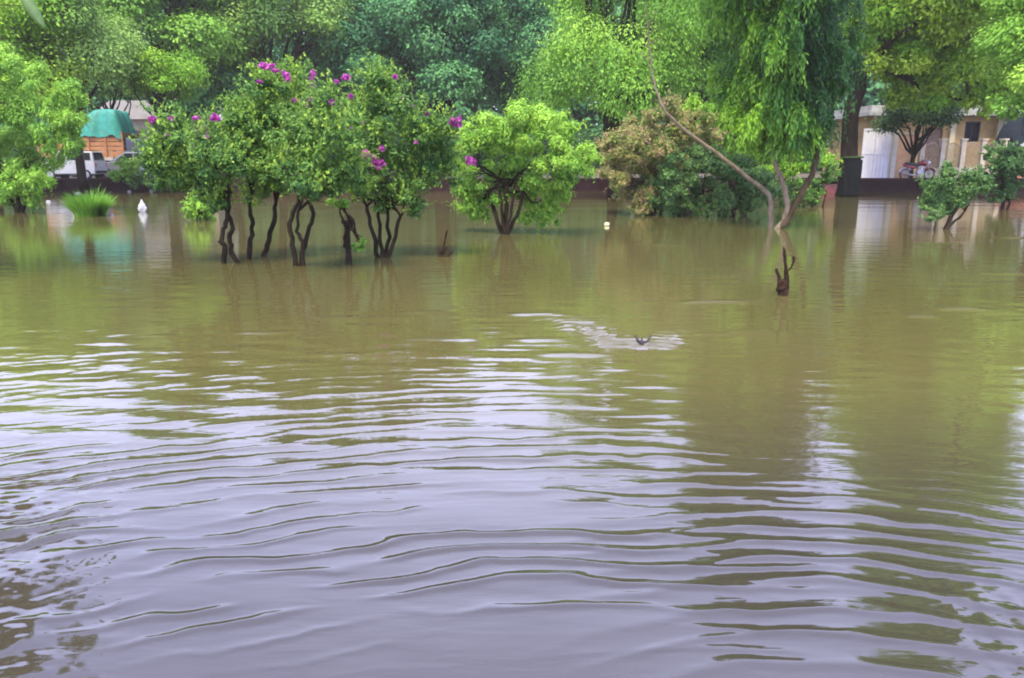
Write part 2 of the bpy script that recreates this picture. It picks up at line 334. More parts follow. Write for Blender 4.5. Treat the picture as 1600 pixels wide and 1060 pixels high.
def water():
    ys = [1.0]
    while ys[-1] < 41.25: ys.append(ys[-1] * 1.0042 + .0003)
    ys[-1] = 41.25; ys = np.array(ys); tt = np.linspace(-1.15, 1.15, 760)
    Y = np.repeat(ys[:, None], len(tt), 1); X = Y * tt[None]
    H, CH = wave_h(X, Y); H = H * sst(1.0, 1.25, Y) * sst(1.15, 1.08, np.abs(tt))[None]
    V = np.stack([X, Y, H], 2).reshape(-1, 3); n = len(tt); i = np.arange((len(ys) - 1) * (n - 1)); r = i // (n - 1); c = i % (n - 1)
    F = np.stack([r * n + c, r * n + c + 1, (r + 1) * n + c + 1, (r + 1) * n + c], 1)
    k = len(V); e = 1.15   # calm water either side and behind, same sheet
    ext = np.array([(-e, 1, 0), (e, 1, 0), (-e * 41.25, 41.25, 0), (e * 41.25, 41.25, 0), (-160, -60, 0), (160, -60, 0), (-160, 41.25, 0), (160, 41.25, 0)], float)
    V = np.concatenate([V, ext]); F = np.concatenate([F, [(k + 4, k + 0, k + 2, k + 6), (k + 1, k + 5, k + 7, k + 3), (k + 4, k + 5, k + 1, k + 0)]])
    me = np_mesh('water', V, F)
    at = me.attributes.new('chop', 'FLOAT', 'POINT'); at.data.foreach_set('value', np.concatenate([CH.ravel(), np.zeros(8)]).astype(np.float32))
    m = bpy.data.materials.new('muddy_water'); m.use_nodes = True; t = m.node_tree; p = t.nodes["Principled BSDF"]
    p.inputs['Roughness'].default_value = .035; p.inputs['IOR'].default_value = 1.65
    tc = t.nodes.new("ShaderNodeTexCoord"); mp = t.nodes.new("ShaderNodeMapping"); mp.inputs['Scale'].default_value = (.12, .2, 1)
    n0 = t.nodes.new("ShaderNodeTexNoise"); n0.inputs['Scale'].default_value = 1; n0.inputs['Detail'].default_value = 5
    r0 = t.nodes.new("ShaderNodeValToRGB"); r0.color_ramp.elements[0].position = .3; r0.color_ramp.elements[1].position = .7
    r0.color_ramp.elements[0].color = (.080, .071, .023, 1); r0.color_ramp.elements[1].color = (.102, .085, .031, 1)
    t.links.new(tc.outputs['Object'], mp.inputs[0]); t.links.new(mp.outputs[0], n0.inputs['Vector']); t.links.new(n0.outputs['Fac'], r0.inputs[0]); t.links.new(r0.outputs[0], p.inputs['Base Color'])
    # foreground shade painted into the base colour, darkening near water and its ripple lines
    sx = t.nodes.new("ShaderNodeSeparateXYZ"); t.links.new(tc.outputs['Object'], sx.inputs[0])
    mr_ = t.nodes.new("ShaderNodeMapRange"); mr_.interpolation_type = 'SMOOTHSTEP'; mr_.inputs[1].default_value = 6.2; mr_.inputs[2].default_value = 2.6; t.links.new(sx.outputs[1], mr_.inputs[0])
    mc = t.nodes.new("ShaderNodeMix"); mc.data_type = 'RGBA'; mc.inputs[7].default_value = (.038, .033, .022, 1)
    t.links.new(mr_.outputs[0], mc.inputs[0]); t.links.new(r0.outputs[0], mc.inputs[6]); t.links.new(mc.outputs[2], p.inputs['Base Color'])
    ca = t.nodes.new("ShaderNodeAttribute"); ca.attribute_name = 'chop'   # capillary ripple too fine to mesh
    cm = t.nodes.new("ShaderNodeMath"); cm.operation = 'MULTIPLY_ADD'; cm.inputs[1].default_value = .30; cm.inputs[2].default_value = .035
    t.links.new(ca.outputs['Fac'], cm.inputs[0]); t.links.new(cm.outputs[0], p.inputs['Roughness']); p.inputs['Specular Tint'].default_value = (.90, .92, 1, 1)
    mp2 = t.nodes.new("ShaderNodeMapping"); mp2.inputs['Scale'].default_value = (1.3, 4.6, 1)
    n1 = t.nodes.new("ShaderNodeTexNoise"); n1.inputs['Scale'].default_value = 1.5; n1.inputs['Detail'].default_value = 3; n1.inputs['Roughness'].default_value = .6
    b = t.nodes.new("ShaderNodeBump"); b.inputs['Strength'].default_value = .5; b.inputs['Distance'].default_value = .006
    t.links.new(tc.outputs['Object'], mp2.inputs[0]); t.links.new(mp2.outputs[0], n1.inputs['Vector']); t.links.new(n1.outputs['Fac'], b.inputs['Height']); t.links.new(b.outputs[0], p.inputs['Normal'])
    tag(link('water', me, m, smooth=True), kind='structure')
water()

# ---- park wall
M_wall = principled('painted_wall', (.014, .006, .007), .8, spec=.08, noise=(.03, .012, .013), bump=.3, ns=3)
t = thing('park_wall', (0, 41.4, 0), 'long low dark maroon wall between floodwater and road', 'wall')
mb = MB(); mb.box((0, 0, .06), (150, .26, 1.08)); mb.build('wall_face', M_wall, t)
mb = MB()
for i in range(50): mb.box((-73.5 + i * 3, 0, .645), (2.985, .34, .09), bev=.012)
mb.build('coping', principled('coping', (.03, .014, .014), .75, spec=.08, noise=(.05, .025, .022), ns=4), t)
mb = MB()
for x in range(-72, 75, 6): mb.box((x, -.02, .02), (.42, .34, 1.16))
mb.build('pier', M_wall, t)
# low red kerb step near the dark trunk
t = thing('kerb_step', (*W(1290, 300, 39.2)[:2], 0), 'short red painted kerb step by the dark tree trunk', 'kerb')
mb = MB(); mb.box((0, 0, .02), (2.2, .4, .44), bev=.02); mb.build('kerb_face', principled('red_paint', (.22, .04, .035), .7, noise=(.32, .09, .08), ns=5), t)
mb = MB(); mb.box((0, .5, .10), (2.2, .5, .62), bev=.02); mb.build('step', principled('red_paint_dull', (.16, .05, .04), .8, noise=(.24, .1, .08), ns=5), t)

# ---- house on the right with roof, gate, railings
def house():
    c = W(1470, 270, 50); x0 = W(1360, 200, 50)[0]; x1 = W(1583, 200, 50)[0]; zt = W(1500, 182, 50)[2]
    o = (c[0], 50, .5); t = thing('house', o, 'cream yellow house with flat grey roof edge behind the railings', 'house')
    mb = MB(); L = lambda x: x - o[0]
    # front wall with a window opening and a door opening
    wx0, wx1 = W(1508, 200, 50)[0], W(1532, 200, 50)[0]; wz0, wz1 = W(1500, 222, 50)[2], W(1500, 190, 50)[2]
    dx0, dx1 = W(1447, 200, 50)[0], W(1474, 200, 50)[0]; dz1 = W(1500, 200, 50)[2]
    H = zt - .5
    def seg(a, b, z0, z1): mb.box(((L(a) + L(b)) / 2, .12, (z0 + z1) / 2 - .5), (b - a, .24, z1 - z0))
    seg(x0, dx0, .2, zt); seg(dx0, dx1, dz1, zt); seg(dx1, wx0, .2, zt); seg(wx0, wx1, .2, wz0); seg(wx0, wx1, wz1, zt); seg(wx1, x1, .2, zt)
    mb.box((L(x0) + .12, 3.6, H / 2), (.24, 6.7, H)); mb.box((L(x1) - .12, 3.6, H / 2), (.24, 6.7, H)); mb.box(((L(x0) + L(x1)) / 2, 7, H / 2), (x1 - x0 - .1, .24, H))
    mb.build('wall', principled('cream_plaster', (.27, .17, .055), .85, noise=(.46, .32, .13), bump=.2, ns=1.1), t)
    mb = MB(); mb.box(((L(x0) + L(x1)) / 2, 3.3, H + .14), (x1 - x0 + 1.0, 8.2, .28)); mb.box(((L(x0) + L(x1)) / 2, 3.3, H + .46), (x1 - x0 + .5, 7.6, .34))
    rf = mb.build('roof', principled('weathered_concrete', (.22, .22, .2), .9, noise=(.36, .36, .32), bump=.3, ns=2), t, bevel=.02)
    mb = MB(); w_, h_ = wx1 - wx0, wz1 - wz0; cx, cz = L((wx0 + wx1) / 2), (wz0 + wz1) / 2 - .5
    for s in (-1, 1): mb.box((cx + s * (w_ / 2 - .03), .1, cz), (.06, .12, h_)); mb.box((cx, .1, cz + s * (h_ / 2 - .03)), (w_, .11, .06))
    mb.box((cx, .1, cz), (.04, .1, h_))
    f = mb.build('window', principled('dark_frame', (.05, .035, .03), .6), t)
    mb = MB(); mb.box((cx, .16, cz), (w_ - .08, .02, h_ - .08)); mb.build('pane', principled('window_glass', (.02, .02, .028), .1), f)
    mb = MB(); mb.box((L((dx0 + dx1) / 2), .17, (dz1 - .5) / 2), (dx1 - dx0 - .03, .06, dz1 - .53)); mb.build('door', principled('brown_door', (.10, .055, .03), .6, noise=(.16, .09, .05), ns=4), t)
    for px in (1487, 1560):
        mb = MB(); x = W(px, 200, 50)[0]; mb.box((L(x), -.05, H / 2), (.32, .34, H))
        mb.build('pilaster', principled('pilaster', (.42, .36, .22), .85, noise=(.52, .46, .3), ns=3), t)
house()
# neighbouring pale house far behind on the left, with pitched roof
def house2():
    Y = 60; x0, x1 = W(150, 200, Y)[0], W(330, 200, Y)[0]; z1 = W(200, 187, Y)[2]; o = ((x0 + x1) / 2, Y, .5); w_ = x1 - x0
    t = thing('house', o, 'pale house with light pitched roof behind the parked truck', 'house')
    mb = MB(); mb.box((0, 3, (z1 - .5) / 2), (w_, 6, z1 - .5)); mb.build('wall', principled('beige_plaster', (.30, .26, .19), .85, noise=(.38, .34, .26), ns=2), t)
    zr = W(200, 158, Y)[2] - .5; z1 -= .5
    mb = MB(); mb.bm.faces.ensure_lookup_table()
    mb.prism([(-w_ / 2 - .4, z1), (w_ / 2 + .4, z1), (w_ / 2 - 1.5, zr), (-w_ / 2 + 1.5, zr)], -.5, 6.5)
    mb.build('roof', principled('pale_sheet', (.27, .25, .23), .7, noise=(.35, .33, .31), ns=3), t)
    mb = MB()
    for px, h0, h1 in ((215, 225, 207), (238, 225, 207), (262, 225, 207)):
        a = W(px, h0, Y); b = W(px, h1, Y); mb.box((a[0] - o[0], -.02, (a[2] + b[2]) / 2 - .5), (.9, .08, b[2] - a[2]))
    mb.build('window', principled('shaded_glass', (.05, .06, .07), .15), t)
    mb = MB(); mb.box((0, -.35, W(200, 206, Y)[2] - .42), (w_ * .9, .7, .09)); mb.build('sunshade', principled('sunshade', (.12, .1, .1), .8), t)
house2()

def iron_gate():
    Y = 46.5; a, b = W(1343, 275, Y)[0], W(1393, 275, Y)[0]; z1 = W(1360, 200, Y)[2]
    t = thing('white_gate', ((a + b) / 2, Y, .5), 'white sheet metal gate with two tall leaves beside dark trunk', 'gate'); w_ = b - a; H = z1 - .5
    mw = principled('white_sheet', (.62, .61, .68), .5, noise=(.72, .71, .78), ns=2.5, bump=.1)
    for x0, x1 in ((-w_ / 2, -w_ * .14), (-w_ * .10, w_ / 2 - .32)):
        mb = MB(); mb.box(((x0 + x1) / 2, 0, H / 2), (x1 - x0, .04, H - .1)); n = 4
        for i in range(n + 1): mb.box((x0 + (x1 - x0) * i / n, -.035, H / 2), (.035, .04, H - .12))
        for z in (.12, H * .5, H - .12): mb.box(((x0 + x1) / 2, -.03, z), (x1 - x0, .045, .05))
        mb.build('gate_leaf', mw, t)
    mb = MB(); mb.box((w_ / 2 - .05, 0, H / 2 + .05), (.3, .3, H + .15), bev=.02); mb.build('gate_post', principled('pale_post', (.45, .42, .36), .8, noise=(.55, .52, .45), ns=3), t)
    # boundary wall between gate and railings, terracotta
    a, b = W(1396, 275, 46.8)[0], W(1426, 275, 46.8)[0]; t = thing('boundary_wall', ((a + b) / 2, 46.8, .5), 'short terracotta wall panel beside the white gate', 'wall')
    H = W(1400, 210, 46.8)[2] - .5
    mb = MB(); mb.box((0, 0, H / 2), (b - a, .2, H)); mb.build('wall_face', principled('terracotta_plaster', (.36, .19, .11), .85, noise=(.46, .3, .18), ns=2), t)
    mb = MB(); mb.box((0, 0, H + .04), (b - a + .1, .3, .08)); mb.build('coping', principled('cap_stone', (.4, .36, .28), .8), t)
iron_gate()
def railing():
    Y = 46.2; x0, x1 = W(1436, 275, Y)[0], W(1562, 275, Y)[0]; z1 = W(1500, 222, Y)[2] - .5; zb = W(1500, 262, Y)[2] - .5
    t = thing('garden_railing', (x0, Y, .5), 'cream railing of upright bars with arched panels in front of house', 'railing'); w_ = x1 - x0
    m = principled('cream_rail', (.42, .35, .24), .7, noise=(.52, .45, .33), ns=4)
    mb = MB(); mb.box((w_ / 2, .05, zb / 2), (w_, .24, zb)); mb.build('plinth', principled('plinth', (.4, .33, .22), .85, noise=(.5, .43, .32), ns=2), t)
    for i in range(5):
        mb = MB(); mb.box((w_ * i / 4, .03, (z1 + .1) / 2), (.26, .3, z1 + .1)); mb.box((w_ * i / 4, .03, z1 + .14), (.36, .4, .09)); mb.build('pillar', m, t)
    for i in range(4):
        mb = MB(); a = w_ * i / 4 + .13; b = w_ * (i + 1) / 4 - .13; n = 11
        for k in range(n):
            u = (k + .5) / n; x = a + (b - a) * u; top = z1 - .35 + .3 * math.sin(math.pi * u)
            mb.tube([(x, .03, zb - .02), (x, .03, top)], .022, 6)
        mb.tube([(a + (b - a) * u / 12, .03, z1 - .35 + .3 * math.sin(math.pi * u / 12)) for u in range(13)], .032, 6)
        mb.tube([(a, .03, zb + .15), (b, .03, zb + .15)], .025, 6)
        mb.build('bar_panel', principled('rail_iron', (.22, .16, .10), .6, noise=(.36, .29, .2), ns=5), t)
railing()
# terracotta parapet at the right edge and a dark shelter with white marks
a, b = W(1560, 275, 43.2)[0], W(1680, 275, 43.2)[0]
t = thing('parapet', ((a + b) / 2, 43.2, .5), 'low coral red parapet above the dark wall at right', 'parapet')
mb = MB(); mb.box((0, 0, .24), (b - a, .3, .52), bev=.02); mb.build('wall_face', principled('coral_paint', (.55, .19, .11), .8, noise=(.62, .27, .18), ns=3), t)
mb = MB(); mb.tube([(.35, -.3, 0), (.35, -.3, 1.4)], .04, 8); mb.build('post', principled('black_post', (.02, .02, .02), .6), t)

def scooter_stall():
    # parked dark covered auto-rickshaw seen at the edge
    Y = 47.6; c = W(1618, 270, Y); t = thing('covered_truck', (c[0], Y, .5), 'tall dark covered vehicle with pale front markings at right edge', 'truck'); t.scale = (1.7, 1.7, 1.72)
    mb = MB(); mb.prism([(-.95, .75), (-1.25, 1.0), (-1.32, 1.35), (-1.15, 1.75), (-.95, 2.2), (1.2, 2.3), (1.35, 1.2), (1.3, .35), (-.6, .35)], -.6, .6, lambda x, z: .10 if z > 1.8 or x < -1.1 else 0)
    mb.build('body', principled('dark_canvas', (.012, .016, .022), .5, spec=.08, noise=(.02, .028, .035), ns=4), t, bevel=.05)
    mb = MB(); mb.box((-.75, -.53, 1.75), (.5, .05, .5)); mb.box((-1.17, 0, 1.62), (.06, .8, .3), ry=.3); mb.build('windscreen', principled('glass_dark', (.02, .025, .035), .5, spec=.2), t)
    mb = MB(); mb.ball((-1.22, -.35, 1.18), (.08, .12, .12)); mb.ball((-1.28, 0, 1.12), (.08, .12, .12)); mb.build('headlight', principled('lamp_glass', (.6, .6, .62), .2), t)
    mb = MB(); mb.box((-.9, -.615, 1.2), (.34, .02, .10), ry=-.5); mb.box((-.55, -.62, 1.28), (.10, .02, .34), ry=.4); mb.build('side_marking', principled('white_mark', (.6, .6, .62), .5), t)
    for x, y in ((-.95, 0), (.85, -.52), (.85, .52)):
        mb = MB(); mb.torus((x, y, .26), .2, .07); mb.disc((x, y, .26), .15, .08); mb.build('wheel', principled('rubber', (.02, .02, .02), .8), t)
scooter_stall()

# ================================================================== VEHICLES
M_tyre = principled('tyre_rubber', (.015, .015, .015), .85)
M_rim = principled('rim_metal', (.35, .35, .36), .35, metal=.7)
M_glass = principled('car_glass', (.015, .02, .025), .05)
M_black = principled('black_plastic', (.02, .02, .02), .6)
M_chrome = principled('chrome', (.6, .6, .6), .2, metal=.9)
def make_car(loc, rz, label, paint, L, prof, cab, wins, wheels, wr, wid, rear_light=True):
    t = thing('parked_car', loc, label, 'car', 'cars parked on the road behind the wall', rz)
    ins = lambda x, z: .05 + .16 * max(0, z - .85)
    mb = MB(); mb.prism(prof, -wid / 2, wid / 2, lambda x, z: .03 if z < .4 else (.0 if z < .8 else .06)); mb.build('body', paint, t, bevel=.05)
    mb = MB(); mb.prism(cab, -wid / 2 + .06, wid / 2 - .06, lambda x, z: .26 * max(0, z - cab[0][1])); mb.build('cabin', paint, t, bevel=.04)
    for poly in wins:
        for s in (-1, 1):
            mb = MB(); zb = cab[0][1]
            bm = mb.bm; vs = []
            for x, z in poly: vs.append(bm.verts.new((x, s * (wid / 2 - .06 - .26 * (z - zb) + .008), z)))
            f = bm.faces.new(vs); r = bmesh.ops.extrude_face_region(bm, geom=[f])
            bmesh.ops.translate(bm, verts=[v for v in r['geom'] if isinstance(v, bmesh.types.BMVert)], vec=(0, -s * .03, 0))
            mb.build('side_window', M_glass, t)
    for i, e in ((1, 1), (len(cab) - 2, 0)): pass
    # windscreens: sloping faces of the cabin
    (xa, za), (xb, zb2) = cab[0], cab[-1]
    for (p, q) in ((cab[0], cab[-1]), (cab[1], cab[2])):
        mb = MB(); bm = mb.bm; sgn = -1 if p[0] < 0 else 1; vs = []
        for (u, s) in ((.12, -1), (.88, -1), (.88, 1), (.12, 1)):
            x = p[0] + (q[0] - p[0]) * u + sgn * .012; z = p[1] + (q[1] - p[1]) * u + .012
            vs.append(bm.verts.new((x, s * (wid / 2 - .16 - .26 * (z - cab[0][1])), z)))
        f = bm.faces.new(vs); r = bmesh.ops.extrude_face_region(bm, geom=[f])
        bmesh.ops.translate(bm, verts=[v for v in r['geom'] if isinstance(v, bmesh.types.BMVert)], vec=(-sgn * .03, 0, -.02))
        mb.build('windscreen', M_glass, t)
    for x in wheels:
        for s in (-1, 1):
            o = (x, s * (wid / 2 - .08), wr)
            mb = MB(); mb.torus(o, wr - .07, .085); mb.disc(o, wr - .05, .12); w_ = mb.build('tyre', M_tyre, t)
            mb = MB(); mb.disc((x, s * (wid / 2 - .02), wr), wr * .6, .05, 18); mb.build('rim', M_rim, w_)
    for s in (-1, 1):
        mb = MB(); mb.box((-L / 2 + .04, s * (wid / 2 - .25), .68), (.08, .28, .14), bev=.02); mb.build('headlight', principled('headlight_glass', (.6, .62, .65), .15), t)
        mb = MB(); mb.box((L / 2 - .03, s * (wid / 2 - .16), .78), (.07, .16, .22), bev=.02); mb.build('tail_light', principled('tail_red', (.4, .02, .02), .3), t)
    for s in (-1, 1):
        mb = MB(); mb.box((s * (L / 2 - .02), 0, .42), (.08, wid - .3, .13), bev=.02); mb.build('bumper', M_black, t)
        for x in ((-.15, .75) if L > 3.4 else (-.25, .55)):
            mb = MB(); mb.box((x, s * (wid / 2 + .004), .9), (.15, .02, .03)); mb.build('door_handle', M_black, t)
    return t
pw = principled('white_paint', (.42, .43, .44), .3, coat=.5); ps = principled('silver_paint', (.17, .18, .20), .35, metal=.35, coat=.4)
c = W(117, 277, 43.8)
make_car((c[0], 43.9, .55), 0, 'small boxy white car parked behind the wall, dark side windows', pw, 3.0,
         [(-1.5, .3), (1.45, .3), (1.5, .75), (1.46, 1.0), (-.95, 1.0), (-1.42, .85), (-1.52, .6)],
         [(-.98, .99), (1.44, .99), (1.34, 1.52), (-.55, 1.54)],
         [[(-.72, 1.06), (-.12, 1.06), (-.12, 1.45), (-.46, 1.45)], [(-.02, 1.06), (.62, 1.06), (.62, 1.45), (-.02, 1.45)], [(.72, 1.06), (1.28, 1.06), (1.22, 1.45), (.72, 1.45)]],
         (-.98, .98), .28, 1.45)
c = W(194, 277, 45)
make_car((c[0] + .3, 45.9, .55), 0.0, 'silver car with sloping bonnet parked between white car and flowering shrubs', ps, 4.1,
         [(-2.05, .28), (2.0, .28), (2.05, .85), (1.95, 1.0), (-.95, 1.0), (-1.9, .80), (-2.07, .55)],
         [(-1.15, .99), (1.75, .99), (1.15, 1.5), (-.25, 1.52)],
         [[(-.75, 1.05), (.2, 1.05), (.2, 1.43), (-.22, 1.43)], [(.3, 1.05), (1.35, 1.05), (1.0, 1.43), (.3, 1.43)]],
         (-1.3, 1.25), .31, 1.65)

def truck():
    Y = 50.5; x0 = W(62, 240, Y)[0]; x1 = W(194, 240, Y)[0]; o = (x0, Y, .55)
    t = thing('cargo_truck', o, 'orange slatted cargo truck with load under turquoise tarpaulin', 'truck'); w_ = x1 - x0
    z0 = 1.35; z1 = W(170, 207, Y)[2] - .55
    mo = principled('orange_paint', (.27, .11, .035), .7, noise=(.40, .18, .07), ns=3); md = principled('orange_rib', (.30, .11, .035), .6)
    mb = MB()
    for k in range(5):
        z = z0 + (z1 - z0) * (k + .5) / 5
        for y in (0, 2.1): mb.box((w_ / 2, y, z), (w_, .05, (z1 - z0) / 5 - .05))
        for x in (0.02, w_ - .02): mb.box((x, 1.05, z), (.05, 2.1, (z1 - z0) / 5 - .05))
    mb.box((w_ / 2, 1.05, z0 - .05), (w_, 2.15, .1)); mb.build('cargo_bed', mo, t)
    for i in range(6):
        for y in (-.05, 2.15): mb = MB(); mb.box((w_ * i / 5, y, (z0 + z1) / 2), (.10, .06, z1 - z0 + .05)); mb.build('stake', md, t)
    # tarpaulin: draped hump with folds
    rs = np.random.RandomState(5); nx, ny = 60, 24; V = []
    zt = W(170, 170, Y)[2] - .55; 
    for i in range(nx + 1):
        u = i / nx
        for j in range(ny + 1):
            v = j / ny; e = min(1, 3.2 * (1 - abs(2 * v - 1))) ; top = z1 - .05 + (zt - z1) * (.40 + .6 * float(sst(.42, .72, np.array(u)))) * (1 - .15 * float(sst(.95, 1, np.array(u))))
            ex = min(1, u * 12, (1 - u) * 14)
            z = z1 - .28 + (top - z1 + .28) * (math.sin(e * math.pi / 2) ** .7) * (ex ** .5)
            z += .015 * math.sin(u * 23 + 4 * v) * e + .34 * float(fbm(np.array(u * 9), np.array(v * 5), 2) - .5)
            y = -.12 + 2.34 * v - .05 * math.sin(u * 21 + 3 * float(fbm(np.array(u * 6), np.array(.5), 2))) * (1 if v < .15 else 0)
            V.append((w_ * (.03 + .97 * u) + .04 * math.sin(v * 20), y, z))
    n = ny + 1; F = [(i * n + j, (i + 1) * n + j, (i + 1) * n + j + 1, i * n + j + 1) for i in range(nx) for j in range(ny)]
    o2 = link('tarpaulin', np_mesh('tarpaulin', np.array(V), np.array(F)), principled('turquoise_tarp', (.01, .17, .13), .6, noise=(.02, .27, .21), ns=3, bump=.3), t, smooth=True)
    mb = MB(); mb.prism([(w_ + .1, .6), (w_ + 1.5, .6), (w_ + 1.65, 1.2), (w_ + 1.45, 1.5), (w_ + 1.2, 2.35), (w_ + .1, 2.45)], .05, 2.05, lambda x, z: .05 if z > 1.5 else 0)
    mb.build('cab', principled('navy_paint', (.02, .03, .07), .4, coat=.3), t, bevel=.06)
    mb = MB(); mb.box((w_ + .68, .06, 1.85), (.7, .04, .55)); mb.box((w_ + 1.36, 1.05, 1.9), (.05, 1.7, .6), ry=-.28); mb.build('cab_window', M_glass, t)
    mb = MB(); mb.box((w_ / 2 + .6, 1.05, .95), (w_ + 1.4, .8, .18)); mb.build('chassis', M_black, t)
    for x in (.9, 2.0, w_ + .9):
        for y in (.15, 1.95):
            mb = MB(); mb.torus((x, y, .48), .34, .14); mb.disc((x, y, .48), .3, .2); wl = mb.build('tyre', M_tyre, t)
            mb = MB(); mb.disc((x, y - .12 if y < 1 else y + .12, .48), .2, .04); mb.build('rim', M_rim, wl)
truck()

def motorcycle():
    Y = 43.0; a = W(1406, 275, Y)[0]; b = W(1460, 275, Y)[0]; o = ((a + b) / 2, Y, .56)
    t = thing('motorcycle', o, 'red motorcycle parked side-on above the wall before the railings', 'motorcycle')
    red = principled('red_gloss', (.22, .012, .018), .35, coat=.2); ch = principled('bright_metal', (.34, .33, .34), .4, metal=.6)
    for x in (-.66, .64):
        mb = MB(); mb.torus((x, 0, .30), .27, .045, n=32); wl = mb.build('tyre', M_tyre, t)
        mb = MB(); mb.torus((x, 0, .30), .225, .018, n=28, m=6)
        for k in range(12):
            q = math.pi * k / 6; mb.tube([(x, 0, .30), (x + .22 * math.cos(q), 0, .30 + .22 * math.sin(q))], .006, 4)
        mb.disc((x, 0, .30), .06, .1, 14); mb.build('rim', ch, wl)
        mb = MB(); arc = [(x + .34 * math.cos(q), 0, .30 + .34 * math.sin(q)) for q in [R(v) for v in (range(20, 150, 12) if x > 0 else range(40, 175, 12))]]
        mb.tube(arc, .06, 8); mb.build('mudguard', red if x > 0 else ch, t, smooth=True)
    mb = MB(); mb.tube([(.02, 0, .83), (.2, 0, .90), (.36, 0, .86), (.44, 0, .78)], [.10, .15, .14, .07], 12); mb.build('fuel_tank', red, t, smooth=True)
    mb = MB(); mb.tube([(-.75, 0, .90), (-.6, 0, .84), (-.25, 0, .80), (.04, 0, .80)], [.05, .10, .11, .09], 10); mb.build('seat', M_black, t, smooth=True)
    mb = MB(); mb.tube([(-.85, 0, .82), (-.6, 0, .72), (-.3, 0, .66), (-.08, 0, .68)], [.04, .11, .12, .06], 10); mb.build('side_panel', red, t, smooth=True)
    mb = MB()
    for s in (-.08, .08):
        mb.tube([(.64, s, .30), (.50, s, .72), (.42, s, 1.02)], .022, 8)
        mb.tube([(-.66, s * 1.4, .30), (-.5, s * 1.2, .68)], .025, 8)
    mb.tube([(.44, 0, .8), (.25, 0, .45), (-.05, 0, .32), (-.2, 0, .45), (-.3, 0, .7)], .022, 8); mb.build('frame', ch, t, smooth=True)
    mb = MB(); mb.box((.1, 0, .42), (.34, .2, .22), bev=.03); mb.tube([(.16, 0, .5), (.22, 0, .72)], [.10, .085], 10); mb.build('engine', ch, t)
    mb = MB(); mb.tube([(.25, -.13, .5), (.28, -.15, .3), (.1, -.16, .22), (-.4, -.16, .26), (-.9, -.17, .36)], [.02, .022, .025, .045, .05], 10); mb.build('exhaust', ch, t, smooth=True)
    mb = MB(); mb.tube([(.28, -.36, 1.05), (.38, -.2, 1.08), (.42, 0, 1.03), (.38, .2, 1.08), (.28, .36, 1.05)], .016, 8); mb.build('handlebar', ch, t, smooth=True)
    mb = MB(); mb.ball((.56, 0, .92), (.09, .09, .09)); mb.build('headlight', principled('lamp', (.7, .7, .7), .1), t, smooth=True)
    for s in (-1, 1): mb = MB(); mb.tube([(.33, s * .3, 1.06), (.35, s * .34, 1.2)], .008, 6); mb.ball((.35, s * .36, 1.22), (.02, .06, .04)); mb.build('mirror', M_black, t)
    mb = MB(); mb.tube([(0, -.1, .3), (.05, -.32, .0)], .015, 6); mb.build('kickstand', M_black, t)
motorcycle()

# gate post in front of the white car
t = thing('post', (*W(136, 299, 41)[:2], 0), 'thin dark reddish post rising in front of the white car', 'post')
mb = MB(); mb.tube([(0, 0, -.4), (0, 0, 2.5)], .07, 10); mb.build('shaft', principled('post_paint', (.10, .05, .055), .7, noise=(.15, .08, .09), ns=6), t)
mb = MB(); mb.box((0, 0, 2.53), (.18, .18, .06), bev=.01); mb.build('cap', M_black, t)

# ================================================================== BACKGROUND TREES
G = 'tall trees behind the flooded garden'
rs = np.random.RandomState
big_tree('tall pale yellow-green tree at top left corner', -20, 36, .5, 5.6, 5.2, 4, 4.8, L_yel, 11, nleaf=60000, leaf=.15, group=G, tmean=.62)
big_tree('loose greyish green tree with thin dark trunk right of the corner tree', 125, 38, .5, 6.6, 3.3, 3, 4.4, L_grey, 12, npuff=26, nleaf=36000, leaf=.15, r0=.2, group=G, prad=.24, tmean=.65)
big_tree('tall blue-green tree with forked dark trunk above the truck', 262, 46, .5, 9.6, 5.0, 4, 4.6, L_mid, 13, nleaf=55000, leaf=.2, group=G, zfork=7.4, tmean=.65, r0=.3)
big_tree('dark green bushy tree left of the highest magenta flowers', 355, 52, .5, 6.6, 4.2, 4, 6.2, L_teal, 14, nleaf=45000, leaf=.21, group=G, tmean=.68)
big_tree('olive green tree above the highest magenta flowers', 440, 50, .5, 10.2, 4.6, 4, 4.4, L_grey, 15, nleaf=45000, leaf=.2, group=G, zfork=7, tmean=.6)
big_tree('huge dense blue-green tree in the middle background', 690, 54, .5, 8.6, 9.6, 6, 7.0, L_teal, 16, npuff=135, nleaf=170000, leaf=.22, r0=.6, group=G, prad=.135, tmean=.62)
big_tree('blue-green tree beside the huge central one, above olive branches', 545, 57, .5, 11.0, 4.6, 4, 5.8, L_teal, 17, nleaf=45000, leaf=.22, group=G, zfork=6)
big_tree('bright green feathery tree right of the huge central tree', 960, 33, .3, 6.6, 3.3, 3, 6.4, L_bri, 18, npuff=60, nleaf=80000, leaf=.13, r0=.22, group=G, prad=.19, tmean=.55, droop=.6, asp=.4)
big_tree('dark green tree behind the pale leaning trunk', 1075, 42, .5, 7.4, 4.0, 4, 7.2, L_mid, 19, npuff=44, nleaf=60000, leaf=.19, group=G, tmean=.5)
big_tree('mid green tree behind the drooping tree', 1150, 44, .5, 7.6, 4.2, 4, 7.0, L_bri, 20, npuff=44, nleaf=60000, leaf=.19, group=G)
big_tree('small yellow-green tree with slim dark trunk left of the flowers', 266, 40, .5, W(266, 126, 40)[2], S(70, 40), 2, S(42, 40), L_yel, 21, npuff=24, nleaf=20000, leaf=.12, r0=.10, group='small roadside trees', tmean=.35, prad=.34, zfork=4.3)
